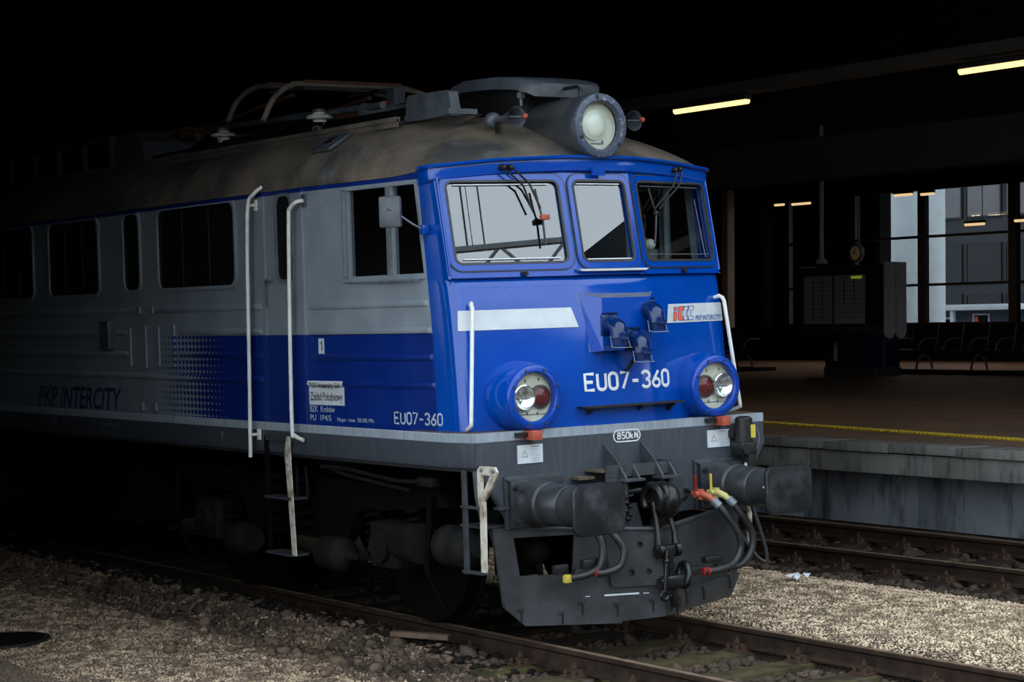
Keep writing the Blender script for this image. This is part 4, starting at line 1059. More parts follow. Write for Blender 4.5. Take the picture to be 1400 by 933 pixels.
lettering('PL-PKPIC', M['textgrey'], LOCO, lambda a, b: (-1.424, 6.75 - a, 2.19 + b), 0.48, 0.075, off=0.004)
lettering('PKP INTERCITY', M['textdark'], LOCO, lambda a, b: (-1.424, 7.90 - a - b * .3, 1.575 + b), 2.0, 0.215, off=0.015)
lettering('T', M['textgrey'], LOCO, lambda a, b: (-1.428, 3.80 - a, 1.40 + b), 0.05, 0.05, off=0.004)
lettering('C6', M['textgrey'], LOCO, lambda a, b: (-1.428, 7.55 - a, 1.42 + b), 0.14, 0.06, off=0.004)
lettering('Pole widzenia 25-10', M['textgrey'], LOCO, lambda a, b: (-1.428, 6.35 - a, 1.425 + b), 0.45, 0.04, off=0.002)

# ---- headlamps on the nose
for s in (-1, 1):
    hx, hz = s * 0.85, 1.797
    o = (hx, 0, hz)
    mb = MB(); mb.lathe([(0.262, 0.24), (0.256, 0.06), (0.240, 0.02), (0.236, -0.02), (0.20, -0.03), (0.19, 0.05)], o, (0, 1, 0), 40); hl = prt(mb, 'headlamp', M['ringblue'] if False else M['blue'], 50)
    mb = MB(); mb.lathe([(0.236, -0.005), (0.238, -0.035), (0.226, -0.048), (0.186, -0.048), (0.176, -0.036), (0.174, 0.0)], o, (0, 1, 0), 40); prt(mb, 'bezel', M['ringblue'], 50, hl)
    mb = MB()
    for k in range(8):
        a = R(22.5 + 45 * k); mb.cyl((hx + .207 * math.cos(a), -0.058, hz + .207 * math.sin(a)), (hx + .207 * math.cos(a), -0.045, hz + .207 * math.sin(a)), 0.009, n=6)
    prt(mb, 'bezel_screw', M['gasket'], 30, hl)
    mb = MB(); mb.lathe([(0.178, 0.012), (0, 0.012)], o, (0, 1, 0), 40); prt(mb, 'lamp_plate', M['cream'], 0, hl)
    for sg, kind in ((s, 'w'), (-s, 'r')):
        cx = hx + sg * (0.082 if kind == 'w' else 0.078)
        if kind == 'w':
            mb = MB(); mb.lathe([(0.094, 0.012), (0.094, -0.028), (0.085, -0.031), (0.080, -0.024), (0.06, -0.006), (0.03, 0.006), (0.0, 0.009)], (cx, 0, hz), (0, 1, 0), 28); prt(mb, 'reflector', M['chrome'], 50, hl, 'white lamp with bright reflector')
            mb = MB(); mb.lathe([(0.083, -0.028), (0.05, -0.036), (0, -0.040)], (cx, 0, hz), (0, 1, 0), 24); prt(mb, 'lens', M['lensglass'], 60, hl)
        else:
            mb = MB(); mb.lathe([(0.086, 0.012), (0.086, -0.008), (0.072, -0.012), (0.072, 0.0)], (cx, 0, hz), (0, 1, 0), 28); prt(mb, 'lamp_ring', M['gasket'], 50, hl)
            mb = MB(); mb.lathe([(0.073, -0.004), (0.05, -0.022), (0.02, -0.031), (0, -0.032)], (cx, 0, hz), (0, 1, 0), 24); prt(mb, 'red_lens', M['redlens'], 60, hl, 'dark red lens')
    mb = MB()
    for dx, dz in ((-.05, .12), (.07, .125), (-.04, -.115), (.05, -.12), (.0, -.06)):
        mb.box((hx + dx, 0.010, hz + dz), (0.008, 0.006, 0.02))
    mb.box((hx, 0.010, hz - 0.125), (0.24, 0.004, 0.004))
    prt(mb, 'screw', M['gasket'], 0, hl)
    mb = MB(); mb.lathe([(0.177, -0.043), (0, -0.043)], o, (0, 1, 0), 40); prt(mb, 'cover_glass', M['lensglass'], 0, hl)

# ---- jumper socket box and elbows
mb = MB()
bk = [(-0.331, 2.535), (0.379, 2.532), (0.325, 2.09), (-0.278, 2.095)]
fr = [(-0.221, 2.495), (0.235, 2.495), (0.235, 2.10), (-0.221, 2.105)]
yb = [nose_y(x, z) + 0.005 for x, z in bk]
vs = [(x, y, z) for (x, z), y in zip(bk, yb)] + [(x, -0.035, z) for x, z in fr]
mb.add(vs, [(4, 5, 6, 7), (0, 4, 7, 3), (1, 2, 6, 5), (3, 7, 6, 2)]); sb = prt(mb, 'socket_box', M['blue'], 0)
mb = MB(); mb.add([vs[0], vs[1], vs[5], vs[4]], [(0, 1, 2, 3)]); prt(mb, 'box_top', M['decal'] if False else M['steel'], 0, sb)
mb = MB(); mb.tube([vs[0], vs[3]], 0.007, 6); mb.tube([vs[0], vs[1]], 0.007, 6); prt(mb, 'weld_edge', M['steel'], 60, sb)
def elbow(x, z, y0):
    m = MB(); r = 0.066; b = 0.062
    path = [(x, y0, z), (x, y0 - 0.05, z)] + [(x, y0 - 0.05 - b * math.sin(R(a)), z - b + b * math.cos(R(a))) for a in (15, 30, 45, 60, 75, 90)] + [(x, y0 - 0.05 - b, z - 0.085)]
    m.tube(path, r, 18); e = prt(m, 'jumper_socket', M['dblue'], 60, sb)
    cy = y0 - 0.05 - b; cz = z - 0.080
    m = MB(); m.bbox((x, y0 + 0.005, z), (0.15, 0.03, 0.16), 0.008); prt(m, 'socket_flange', M['dblue'], 40, sb)
    m = MB(); m.lathe([(0.066, 0), (0.077, 0), (0.077, 0.014), (0.070, 0.018), (0.066, 0.070), (0.0, 0.070)], (x, cy, cz), (0, 0, -1), 18); m.bbox((x, cy - 0.07, cz - 0.02), (0.07, 0.024, 0.024), 0.005); prt(m, 'socket_cap', M['dblue'], 40, sb)
    m = MB()
    m.tube([(x - .078, cy, cz), (x - .084, cy - .025, cz - .08), (x - .056, cy - .08, cz - .084), (x + .056, cy - .08, cz - .084), (x + .084, cy - .025, cz - .08), (x + .078, cy, cz)], 0.0045, 6); prt(m, 'wire_bail', M['steel'], 60, sb)
    m = MB(); m.tube([(x - .07, y0 - .005, z + .086), (x + .07, y0 - .005, z + .086)], 0.010, 6); prt(m, 'hinge', M['dblue'], 60, sb)
elbow(-0.155, 2.292, -0.03)
elbow(0.205, 2.395, -0.02)
elbow(0.050, 2.178, -0.03)
m = MB(); m.tube([(0.03, -0.06, 2.02), (0.03, -0.02, 1.98), (0.025, 0.02, 1.95)], 0.014, 8); prt(m, 'cable_tail', M['black'], 60, sb)

# ---- shelf, ridge, small plate, hooks
m = MB(); m.box((0.036, -0.025, 1.698), (0.924, 0.11, 0.014)); sh = prt(m, 'step_shelf', M['black'], 0)
for x in (-0.34, 0.12, 0.43):
    m = MB(); m.prism([(0.06, 0.0), (-0.06, 0.0), (0.06, -0.075)], (x, 0, 1.692), (0, 1, 0), (0, 0, 1), (1, 0, 0), 0.02); prt(m, 'shelf_bracket', M['black'], 0, sh)
m = MB(); m.prism([(-0.33, 0), (0.33, 0), (0.30, -0.016), (-0.30, -0.016)], (0, wy(0, 2.70) - 0.05, 2.712), (1, 0, 0), (0, 0, 1), (0, 1, 0), 0.07); prt(m, 'drip_ledge', M['decal'], 0)
m = MB(); m.box((-0.02, 0.225, 3.441), (0.118, 0.012, 0.06)); prt(m, 'brow_plate', M['dblue'] if False else M['blue'], 0)
for x in (-0.72, 0.80):
    m = MB(); m.box((x, wy(x, 2.69) - .012, 2.69), (0.05, 0.03, 0.022)); m.cyl((x, wy(x, 2.69) - .02, 2.69), (x, wy(x, 2.69) - .04, 2.69), 0.014, n=8); prt(m, 'washer_nozzle', M['black'], 30)

# ---- front handrails
for s in (-1, 1):
    top = Vector((s * 1.181, 0.235, 2.478)); bot = Vector((s * 1.268, 0.169, 1.604))
    ft = Vector((s * 1.150, nose_y(1.15, 2.47), 2.470)); fb = Vector((s * 1.235, 0.27, 1.575))
    m = MB(); m.tube([ft, ft + (top - ft) * .55 + Vector((0, 0, .01)), top + (bot - top) * 0.012 + Vector((0, 0.012, 0)), top + (bot - top) * 0.04] + [top + (bot - top) * t for t in (.3, .6, .95)] + [bot + (top - bot) * .01, bot + (fb - bot) * 0.5, fb], 0.0155, 10); prt(m, 'front_handrail', M['white'], 60)

# ---- wipers
def wiper(px, arms, blade, pivot_r=0.03):
    m = MB(); 
    for p in px: m.cyl(p, (p[0], p[1] - 0.05, p[2]), 0.022, n=10); m.sphere((p[0], p[1] - 0.05, p[2]), 0.02, 8, 5)
    wp = prt(m, 'wiper', M['black'], 40)
    for a in arms: m = MB(); m.tube(a, 0.008, 6); prt(m, 'wiper_arm', M['black'], 60, wp)
    m = MB(); m.tube(blade, 0.009, 6); m.sphere(blade[len(blade) // 2], 0.022, 8, 5); prt(m, 'wiper_blade', M['black'], 60, wp)
    return wp
def W(x, z, o=0.05): return (x, wy(x, z) - o, z)
w1 = wiper([(-0.802, 0.38, 3.472), (-0.744, 0.37, 3.473)],
      [[W(-0.80, 3.457, .10), W(-0.673, 3.336, .08), W(-0.618, 3.151, .06)], [W(-0.737, 3.462, .10), W(-0.622, 3.346, .08), W(-0.555, 3.166, .06)]],
      [W(-0.57, 3.31, .05), W(-0.56, 3.195, .05), W(-0.545, 3.103, .05), W(-0.55, 2.897, .05)])
m = MB(); m.bbox(W(-0.54, 3.10, .075), (0.075, 0.03, 0.04), 0.008); prt(m, 'wiper_joint', M['salmon'], 40, w1)
wiper([(0.838, 0.41, 3.472), (0.897, 0.42, 3.479)], [[W(0.821, 3.453, .10), W(0.766, 3.348, .08), W(0.516, 3.161, .05)], [W(0.887, 3.455, .10), W(0.841, 3.35, .08), W(0.571, 3.162, .05)]],
      [W(0.489, 3.321, .04), W(0.523, 3.169, .04), W(0.54, 3.13, .04), W(0.494, 2.98, .04), W(0.465, 2.90, .04)])

# ---- top headlamp
hc = (0.0, 0.0, 3.785)
m = MB(); m.lathe([(0.0, 1.35), (0.20, 1.35), (0.235, 1.25), (0.238, 0.36), (0.244, 0.30), (0.244, 0.22), (0.232, 0.205), (0.19, 0.205), (0.18, 0.23)], hc, (0, 1, 0), 48); tl = prt(m, 'roof_headlamp', M['lampgrey'], 45)
m = MB(); m.lathe([(0.244, 0.225), (0.240, 0.198), (0.226, 0.188), (0.190, 0.188), (0.180, 0.20), (0.178, 0.24)], hc, (0, 1, 0), 48); prt(m, 'bezel', M['lampring'], 45, tl)
m = MB()
for a in (100, 205, 318): m.box((.213 * math.cos(R(a)), 0.186, hc[2] + .213 * math.sin(R(a))), (0.03, 0.012, 0.02), Matrix.Rotation(-R(a), 3, 'Y'))
prt(m, 'bezel_clip', M['black'], 0, tl)
m = MB(); m.lathe([(0.181, 0.26), (0.0, 0.26)], hc, (0, 1, 0), 40); prt(m, 'lamp_plate', M['cream'], 0, tl)
m = MB(); m.lathe([(0.112, 0.26), (0.112, 0.246), (0.098, 0.240), (0.092, 0.234), (0.07, 0.222), (0.035, 0.213), (0, 0.211)], (-0.028, 0, 3.79), (0, 1, 0), 32); prt(m, 'lens', M['paleglass'], 50, tl)
m = MB(); m.box((0.0, 0.255, 3.655), (0.11, 0.008, 0.01)); m.box((0.05, 0.255, 3.665), (0.01, 0.008, 0.03)); prt(m, 'lens_clip', M['steel'], 0, tl)
m = MB(); m.lathe([(0.182, 0.205), (0, 0.205)], hc, (0, 1, 0), 40); prt(m, 'cover_glass', M['lensglass'], 0, tl)
m = MB(); m.tube([(-0.02, 0.42, 4.01), (-0.02, 0.42, 4.075), (-0.02, 0.46, 4.10), (-0.02, 0.62, 4.10), (-0.02, 0.66, 4.075), (-0.02, 0.66, 4.01)], 0.014, 8); prt(m, 'lamp_handle', M['black'], 60, tl)
m = MB(); m.bbox((0, 0.62, 3.60), (0.36, 0.5, 0.25), 0.03); prt(m, 'lamp_foot', M['roof'], 40, tl)

# ---- horns
for s in (-1, 1):
    hx, hz = s * 0.555, 3.862
    m = MB(); m.lathe([(0.080, 0.50), (0.077, 0.502), (0.052, 0.57), (0.030, 0.66), (0.022, 0.74), (0.022, 0.80)], (hx, 0, hz), (0, 1, 0), 24)
    m.lathe([(0.078, 0.503), (0.048, 0.572), (0.018, 0.70), (0.0, 0.72)], (hx, 0, hz), (0, 1, 0), 24); h = prt(m, 'horn', M['lampring'] if False else M['hoodgrey'], 50)
    m = MB(); m.lathe([(0, 0.78), (0.045, 0.78), (0.062, 0.80), (0.062, 0.84), (0.045, 0.88), (0, 0.89)], (hx, 0, hz), (0, 1, 0), 20); prt(m, 'horn_drum', M['hoodgrey'], 50, h)
    m = MB(); m.box((hx, 0.74, hz - 0.05), (0.03, 0.06, 0.10)); prt(m, 'horn_bracket', M['black'], 0, h)
    m = MB(); m.sphere((hx + 0.060, 0.475, hz + 0.005), 0.022, 10, 6); prt(m, 'horn_bulb', M['salmon'], 60, h, 'faded orange bulb')
    m = MB(); m.tube([(hx - .07, .5, hz), (hx + .05, .49, hz)], 0.004, 5); prt(m, 'horn_rod', M['steel'], 60, h)

# ---- roof hood, box, catwalk rails, vents
m = MB()
rows = []
top = [(0.62, .30, 4.135), (0.66, .345, 4.165), (0.80, .36, 4.20), (1.1, .37, 4.235), (1.5, .37, 4.25), (1.72, .34, 4.225), (1.84, .28, 4.18), (1.90, .22, 4.12)]
for y, w, z in top:
    rows.append([(-w, y, z - 0.10), (-w, y, z - 0.035), (-w * .94, y, z - 0.008), (-w * .7, y, z), (0, y, z + 0.004), (w * .7, y, z), (w * .94, y, z - 0.008), (w, y, z - 0.035), (w, y, z - 0.10)])
m.grid(rows); m.add([rows[0][i] for i in range(9)], [tuple(range(9))]); m.add([rows[-1][i] for i in range(9)], [tuple(range(9))])
m.add([r[0] for r in rows] + [r[-1] for r in rows], [(i, i + 1, 8 + i + 1, 8 + i) for i in range(7)])
hd = prt(m, 'roof_hood', M['hoodgrey'], 45)
m = MB(); m.bbox((0, 1.32, 4.03), (0.52, 0.9, 0.26), 0.02); prt(m, 'hood_pedestal', M['black'], 40, hd)
m = MB(); m.tube([(-0.30, 0.80, 4.10), (-0.30, 0.80, 3.98)], 0.012, 8); m.bbox((-0.30, 0.80, 4.06), (0.05, 0.05, 0.05), 0.01); prt(m, 'hood_stay', M['steel'], 40, hd)
m = MB(); m.prism([(0.95, 3.955), (0.985, 4.09), (1.02, 4.105), (1.56, 4.115), (1.585, 4.09), (1.60, 3.955)], (-0.84, 0, 0), (0, 1, 0), (0, 0, 1), (1, 0, 0), 0.085); rb = prt(m, 'roof_box', M['hoodgrey'], 0)
m = MB(); m.box((-0.74, 1.0, 3.94), (0.26, 0.12, 0.04)); m.box((-0.80, 1.28, 3.935), (0.10, 0.66, 0.05)); prt(m, 'box_base', M['hoodgrey'], 0, rb)
def roof_z(x): t = 1 - abs(x) / 1.42; return 3.462 + 0.543 * (1 - (1 - t) ** 2.5) ** .52
for s in (-1, 1):
    m = MB(); m.box((s * 0.98, 7.9, roof_z(.98) + 0.045), (0.05, 12.8, 0.035)); m.box((s * 0.98, 7.9, roof_z(.98) + 0.015), (0.02, 12.8, 0.06)); prt(m, 'catwalk_edge', M['roof'], 0)
    sl = math.atan2(roof_z(1.10) - roof_z(1.28), 0.18)
    m = MB(); m.bbox((s * 1.19, 2.17, roof_z(1.19) + 0.012), (0.25, 0.30, 0.03), 0.012, Matrix.Rotation(s * sl, 3, 'Y')); v = prt(m, 'roof_vent', M['hoodgrey'], 40)
    m = MB(); m.bbox((s * 1.18, 2.17, roof_z(1.18) + 0.022), (0.09, 0.12, 0.03), 0.01, Matrix.Rotation(s * sl, 3, 'Y')); prt(m, 'vent_slot', M['black'], 40, v)
for y in (2.35, 4.4, 6.6, 8.8):
    m = MB(); rows = [[(x, y + d, roof_z(x) + h) for x in np.linspace(-1.40, 1.40, 28)] for d, h in ((-.03, 0.0), (-.02, 0.008), (.02, 0.008), (.03, 0.0))]
    m.grid(rows); prt(m, 'roof_strap', M['roof'], 60)
# resistor housing further back
m = MB(); m.prism([(6.42, 3.9), (6.42, 4.16), (6.55, 4.27), (7.05, 4.27), (7.1, 4.20), (7.1, 3.9)], (-0.85, 0, 0), (0, 1, 0), (0, 0, 1), (1, 0, 0), 1.7); rh = prt(m, 'roof_housing', M['hoodgrey'], 0)
m = MB(); m.box((0, 9.6, 4.24), (1.8, 5.0, 0.06)); prt(m, 'housing_lid', M['hoodgrey'], 0, rh)
for k in range(8):
    
    for q in (-0.86, 0.86):
        m = MB(); m.box((q, 7.15 + k * 0.68, 4.07), (0.06, 0.05, 0.32)); prt(m, 'housing_post', M['hoodgrey'], 0, rh)

# ---- pantograph, folded
pg = bpy.data.objects.new('pantograph', None); COL.objects.link(pg); pg.parent = LOCO
def pp(m, name, mat, ang=60): return prt(m, name, mat, ang, pg)
def head(y, dz, mat):
    pts = [(-0.86, y, 4.13), (-0.77, y, 4.30), (-0.67, y, 4.40), (-0.57, y, 4.45), (-0.45, y, 4.47), (0.45, y, 4.47), (0.57, y, 4.465), (0.72, y, 4.44), (0.86, y, 4.40)]
    m = MB(); m.tube(crom([(a, b, c + dz) for a, b, c in pts], 4), 0.026, 10); pp(m, 'collector_horn', mat)
    m = MB(); m.box((0.05, y, 4.49 + dz), (1.0, 0.06, 0.03)); pp(m, 'contact_strip', M['copper'], 0)
head(3.92, 0.0, M['pantograph']); head(4.60, 0.05, M['hoodgrey'])
for x in (-0.42, 0.42):
    m = MB(); m.tube([(x, 3.92, 4.44), (x, 4.60, 4.46)], 0.018, 8); pp(m, 'head_link', M['hoodgrey'])
for s in (-1, 1):
    m = MB(); m.tube([(s * 0.62, 2.3, 4.12), (s * 0.34, 6.2, 4.26)], 0.030, 8); pp(m, 'lower_arm', M['hoodgrey'])
    m = MB(); m.tube([(s * 0.34, 6.2, 4.26), (s * 0.40, 4.2, 4.40)], 0.022, 8); pp(m, 'upper_arm', M['copper'])
    m = MB(); m.box((s * 0.60, 3.6, 4.02), (0.07, 4.4, 0.09)); pp(m, 'base_beam', M['under'], 0)
m = MB(); m.tube([(-0.62, 2.62, 4.10), (0.62, 2.62, 4.10)], 0.07, 14); pp(m, 'drive_shaft', M['hoodgrey'])
m = MB(); m.tube([(0.05, 2.35, 4.13), (-0.05, 4.1, 4.20)], [0.085, 0.05], 12); pp(m, 'spring_casing', M['copper'])
m = MB(); m.bbox((0.0, 3.10, 4.26), (0.12, 0.14, 0.22), 0.02); m.cyl((-.15, 3.1, 4.17), (.15, 3.1, 4.17), 0.05, n=12); pp(m, 'drive_head', M['hoodgrey'], 40)
m = MB(); m.sphere((-0.12, 3.1, 4.22), 0.035, 10, 6); pp(m, 'drive_knob', M['salmon'])
m = MB(); m.box((0, 5.7, 4.06), (1.24, 0.07, 0.09)); pp(m, 'base_cross_beam', M['under'], 0)
for x, y in ((-0.60, 3.38), (-0.60, 5.2), (0.60, 3.38), (0.60, 5.2)):
    m = MB(); zb = roof_z(.6)
    m.lathe([(0.055, 0), (0.055, 0.03), (0.075, 0.06), (0.05, 0.08)], (x, y, zb), (0, 0, 1), 20); m.lathe([(0.06, 0.19), (0.06, 0.215), (0.04, 0.23), (0, 0.23)], (x, y, zb), (0, 0, 1), 20); ins = prt(m, 'insulator', M['hoodgrey'], 40)
    m = MB(); m.lathe([(0.05, 0.08), (0.06, 0.125), (0.112, 0.135), (0.118, 0.15), (0.10, 0.17), (0.06, 0.175), (0.055, 0.19)], (x, y, zb), (0, 0, 1), 24); prt(m, 'shed', M['porcelain'], 50, ins)
m = MB(); m.tube(crom([(-0.95, 2.7, 4.0), (-0.9, 3.2, 4.03), (-0.75, 3.35, 3.98), (-0.72, 3.7, 3.97), (-0.95, 4.4, 3.98), (-0.95, 6.0, 3.97)], 5), 0.014, 6); pp(m, 'roof_cable', M['black'])
m = MB(); m.lathe([(0.02, 0), (0.045, 0.01), (0.045, 0.02)], (-0.72, 3.16, 3.99), (-1, 0, 0), 14); m.tube(arc_pts((-0.76, 3.16, 3.97), 0.05, 0, 360, 14, (0, 1, 0), (0, 0, 1)), 0.012, 6); pp(m, 'cable_ring', M['steel'])
m = MB(); m.cyl((-0.55, 6.2, 4.22), (-0.25, 6.2, 4.25), 0.045, n=12); m.sphere((-0.42, 6.1, 4.20), 0.06, 12, 8); m.tube([(-.6, 6.35, 4.24), (-.5, 6.1, 4.27), (-.35, 5.9, 4.2)], 0.02, 6); pp(m, 'arm_joint', M['copper'], 40)

# ---- side handrails, mirror (left); right-hand mirror of them
for s in (-1, 1):
    X = lambda v: s * v
    m = MB(); m.tube(crom([(X(1.43), 2.905, 3.49), (X(1.485), 2.955, 3.43), (X(1.50), 3.03, 3.34), (X(1.50), 3.07, 2.9), (X(1.50), 3.10, 2.0), (X(1.50), 3.13, 1.27)], 5), 0.0165, 10); hr = prt(m, 'side_handrail', M['white'], 60)
    for z in (3.345, 1.455):
        m = MB(); m.tube([(X(1.42), 3.045 if z > 2 else 3.12, z), (X(1.50), 3.045 if z > 2 else 3.12, z)], 0.012, 8); m.bbox((X(1.425), 3.045 if z > 2 else 3.10, z), (0.02, 0.06, 0.09), 0.005); prt(m, 'rail_bracket', M['white'], 40, hr)
    m = MB(); m.tube(crom([(X(1.42), 2.215, 3.335), (X(1.485), 2.24, 3.325), (X(1.50), 2.32, 3.275), (X(1.50), 2.345, 3.18), (X(1.50), 2.38, 2.4), (X(1.50), 2.40, 1.55), (X(1.49), 2.375, 1.475), (X(1.47), 2.28, 1.44)], 5), 0.0165, 10); hr = prt(m, 'side_handrail', M['white'], 60)
    m = MB(); m.bbox((X(1.428), 2.215, 3.335), (0.02, 0.05, 0.10), 0.005); prt(m, 'rail_bracket', M['hoodgrey'], 40, hr)
    if s > 0: continue
    m = MB(); m.bbox((X(1.56), 0.70, 3.165), (0.05, 0.17, 0.23), 0.022, Matrix.Rotation(s * R(-38), 3, 'Z')); mr = prt(m, 'rear_view_mirror', M['hoodgrey'], 50)
    m = MB(); m.tube([(X(1.585), 0.675, 3.19), (X(1.42), 0.62, 3.07), (X(1.33), 0.62, 3.03)], 0.008, 8); m.sphere((X(1.588), 0.68, 3.19), 0.014, 8, 5); prt(m, 'mirror_arm', M['steel'], 60, mr)
    m = MB(); m.bbox((X(1.325), 0.62, 3.03), (0.06, 0.05, 0.07), 0.01); prt(m, 'mirror_bracket', M['blue'], 40, mr)
# ---- buffers
for s in (-1, 1):
    bx, bz = s * 0.875, 1.045
    m = MB(); m.bbox((bx, -0.045, bz), (0.46, 0.05, 0.34), 0.012); bf = prt(m, 'buffer', M['buffer'], 40)
    m = MB(); m.bbox((bx - .0, -0.012, bz + 0.01), (0.50, 0.03, 0.38), 0.01); prt(m, 'buffer_pad', M['beam'], 40, bf)
    m = MB()
    for a in (-1, 1):
        for b in (-1, 1): m.cyl((bx + a * .19, -0.07, bz + b * .12), (bx + a * .19, -0.095, bz + b * .12), 0.022, n=6); m.cyl((bx + a * .19, -0.09, bz + b * .12), (bx + a * .19, -0.11, bz + b * .12), 0.012, n=6)
    prt(m, 'buffer_bolt', M['buffer'], 30, bf)
    m = MB(); m.lathe([(0.185, 0.06), (0.165, 0.10), (0.150, 0.20), (0.150, 0.46), (0.140, 0.47)], (bx, 0, bz), (0, -1, 0), 32); m.lathe([(0.165, 0.22), (0.156, 0.235), (0.15, 0.24)], (bx, 0, bz), (0, -1, 0), 32); prt(m, 'buffer_sleeve', M['buffer'], 45, bf)
    m = MB(); m.lathe([(0.138, 0.40), (0.138, 0.76), (0.16, 0.775)], (bx, 0, bz), (0, -1, 0), 32); prt(m, 'buffer_plunger', M['buffer'], 45, bf)
    # head plate: slightly domed, chamfered corners
    out = rrect(-0.225, 0.225, -0.18, 0.18, 0.065, 4)
    m = MB(); n = len(out); rows = []
    for k, y in ((0.97, -0.768), (1.0, -0.778), (1.0, -0.796), (0.965, -0.808), (0.6, -0.816), (0.25, -0.820)):
        rows.append([(bx + x * k, y, bz + z * k) for x, z in out] + [(bx + out[0][0] * k, y, bz + out[0][1] * k)])
    m.grid(rows); m.add(rows[-1][:-1], [tuple(range(n))]); m.add(rows[0][:-1], [tuple(range(n))]); prt(m, 'buffer_head', M['bufface'], 40, bf)
    ca, sa = math.cos(R(202)), math.sin(R(202)); q = []
    m = MB()
    for d, h in ((0.66, 0.0), (0.735, 0.04), (0.735, -0.04)):
        ang = R(172) + h / 0.14; q.append((bx + 0.1405 * math.cos(ang), -d, bz + 0.1405 * math.sin(ang)))
    q = [(p[0], p[1], p[2]) for p in q]; m.add(q, [(0, 1, 2)]); prt(m, 'white_mark', M['decal'], 0, bf)
    m = MB(); m.tube([(bx - .24, -0.02, bz + .17), (bx - .24, -0.055, bz + .18)], 0.008, 6); m.box((bx - .29, -0.03, bz - 0.02), (0.1, 0.06, 0.02)); prt(m, 'buffer_lug', M['beam'], 40, bf)

# ---- coupler bracket, draw hook, screw coupling
m = MB()
m.box((-0.02, -0.20, 1.23), (0.68, 0.02, 0.09))
m.box((-0.30, -0.202, 1.085), (0.12, 0.02, 0.195)); m.box((0.29, -0.10, 1.13), (0.12, 0.20, 0.30))
cb = prt(m, 'coupler_bracket', M['beam'], 0)
for x in (-0.22, 0.125):
    m = MB(); m.prism([(0.0, 1.42), (-0.19, 1.27), (-0.19, 1.24), (0.0, 1.24)], (x, 0, 0), (0, 1, 0), (0, 0, 1), (1, 0, 0), 0.014); prt(m, 'gusset', M['beam'], 0, cb)
m = MB(); m.box((-0.05, -0.10, 1.235), (0.70, 0.20, 0.014)); prt(m, 'bracket_shelf', M['rusty'], 0, cb)
for x in (-0.24, -0.12, 0.10, 0.22):
    m = MB(); m.prism([(-0.21, 1.265), (-0.29, 1.175), (-0.21, 1.175)], (x, 0, 0), (0, 1, 0), (0, 0, 1), (1, 0, 0), 0.016); prt(m, 'gusset', M['beam'], 0, cb)
for x in (-0.17, 0.17):
    m = MB(); m.bbox((x, -0.25, 1.165), (0.19, 0.12, 0.022), 0.005); prt(m, 'foot_plate', M['beam'], 40, cb)
    m = MB(); m.cyl((x - 0.01, -0.2, 1.16), (x - 0.01, -0.2, 0.93), 0.022, n=12); prt(m, 'guide_rod', M['beam'], 40, cb)
m = MB(); m.box((-0.46, -0.05, 1.19), (0.14, 0.12, 0.02)); prt(m, 'side_ledge', M['rusty'], 0, cb)
m = MB(); m.prism([(-0.36, 0.99), (-0.08, 1.02), (-0.02, 0.80), (-0.15, 0.79), (-0.30, 0.86)], (0, -0.20, -0.03), (1, 0, 0), (0, 0, 1), (0, 1, 0), 0.10); prt(m, 'draft_plate', M['beam'], 0, cb)
hk = bpy.data.objects.new('screw_coupling', None); COL.objects.link(hk); hk.parent = LOCO
def hp_(m, name, mat=M['greasy'], ang=45): return prt(m, name, mat, ang, hk)
m = MB(); m.tube([(0, 0.3, 1.05), (0, -0.22, 1.05)], 0.055, 14); hp_(m, 'draw_bar')
prof_h = [(-0.20, 1.10), (-0.32, 1.12), (-0.44, 1.10), (-0.50, 1.02), (-0.49, 0.94), (-0.43, 0.90), (-0.40, 0.945), (-0.40, 1.0), (-0.34, 1.02), (-0.20, 0.98)]
m = MB(); m.prism([(y, z) for y, z in prof_h], (-0.045, 0, 0), (0, 1, 0), (0, 0, 1), (1, 0, 0), 0.10)
m.sphere((0.03, -0.40, 1.01), 0.135, 18, 10, (0.75, 1.0, 1.0)); hp_(m, 'draw_hook', M['greasy'], 60)
m = MB(); m.tube(arc_pts((-0.06, -0.36, 1.02), 0.10, -40, 220, 16, (0, 1, 0), (0, 0, 1)), 0.030, 10); m.tube(arc_pts((-0.02, -0.40, 1.04), 0.09, -30, 210, 16, (0, 1, 0), (0, 0, 1)), 0.022, 10); hp_(m, 'shackle_loop', M['greasy'], 60)
for x in (-0.11, 0.045):
    m = MB(); m.tube([(x + (.05 if x < 0 else 0), -0.37, 1.0), (x + .04, -0.42, 0.78), (x + .035, -0.44, 0.66)], [0.020, 0.022, 0.03], 10); m.cyl((x + .015, -0.44, 0.65), (x + .055, -0.44, 0.65), 0.052, n=16); hp_(m, 'shackle_link')
m = MB(); m.cyl((-0.10, -0.44, 0.65), (0.11, -0.44, 0.65), 0.03, n=12); m.bbox((0.0, -0.44, 0.65), (0.10, 0.08, 0.08), 0.015); hp_(m, 'trunnion_nut')
m = MB(); p0, p1 = Vector((0.0, -0.44, 0.69)), Vector((0.055, -0.46, 0.26)); m.tube([p0, p1], 0.023, 10)
for k in range(14): q = p0 + (p1 - p0) * (k / 14 + .02); m.tube([q, q + (p1 - p0).normalized() * 0.012], 0.030, 10)
hp_(m, 'coupling_screw')
m = MB(); m.bbox((0.035, -0.45, 0.42), (0.17, 0.10, 0.10), 0.02); m.cyl((-0.09, -0.45, 0.42), (0.15, -0.45, 0.42), 0.035, n=12); m.tube(arc_pts((0.14, -0.45, 0.46), 0.075, 0, 360, 18, (0, .7, .3), (.25, 0, 1)), 0.028, 8); hp_(m, 'lower_nut', M['greasy'], 60)
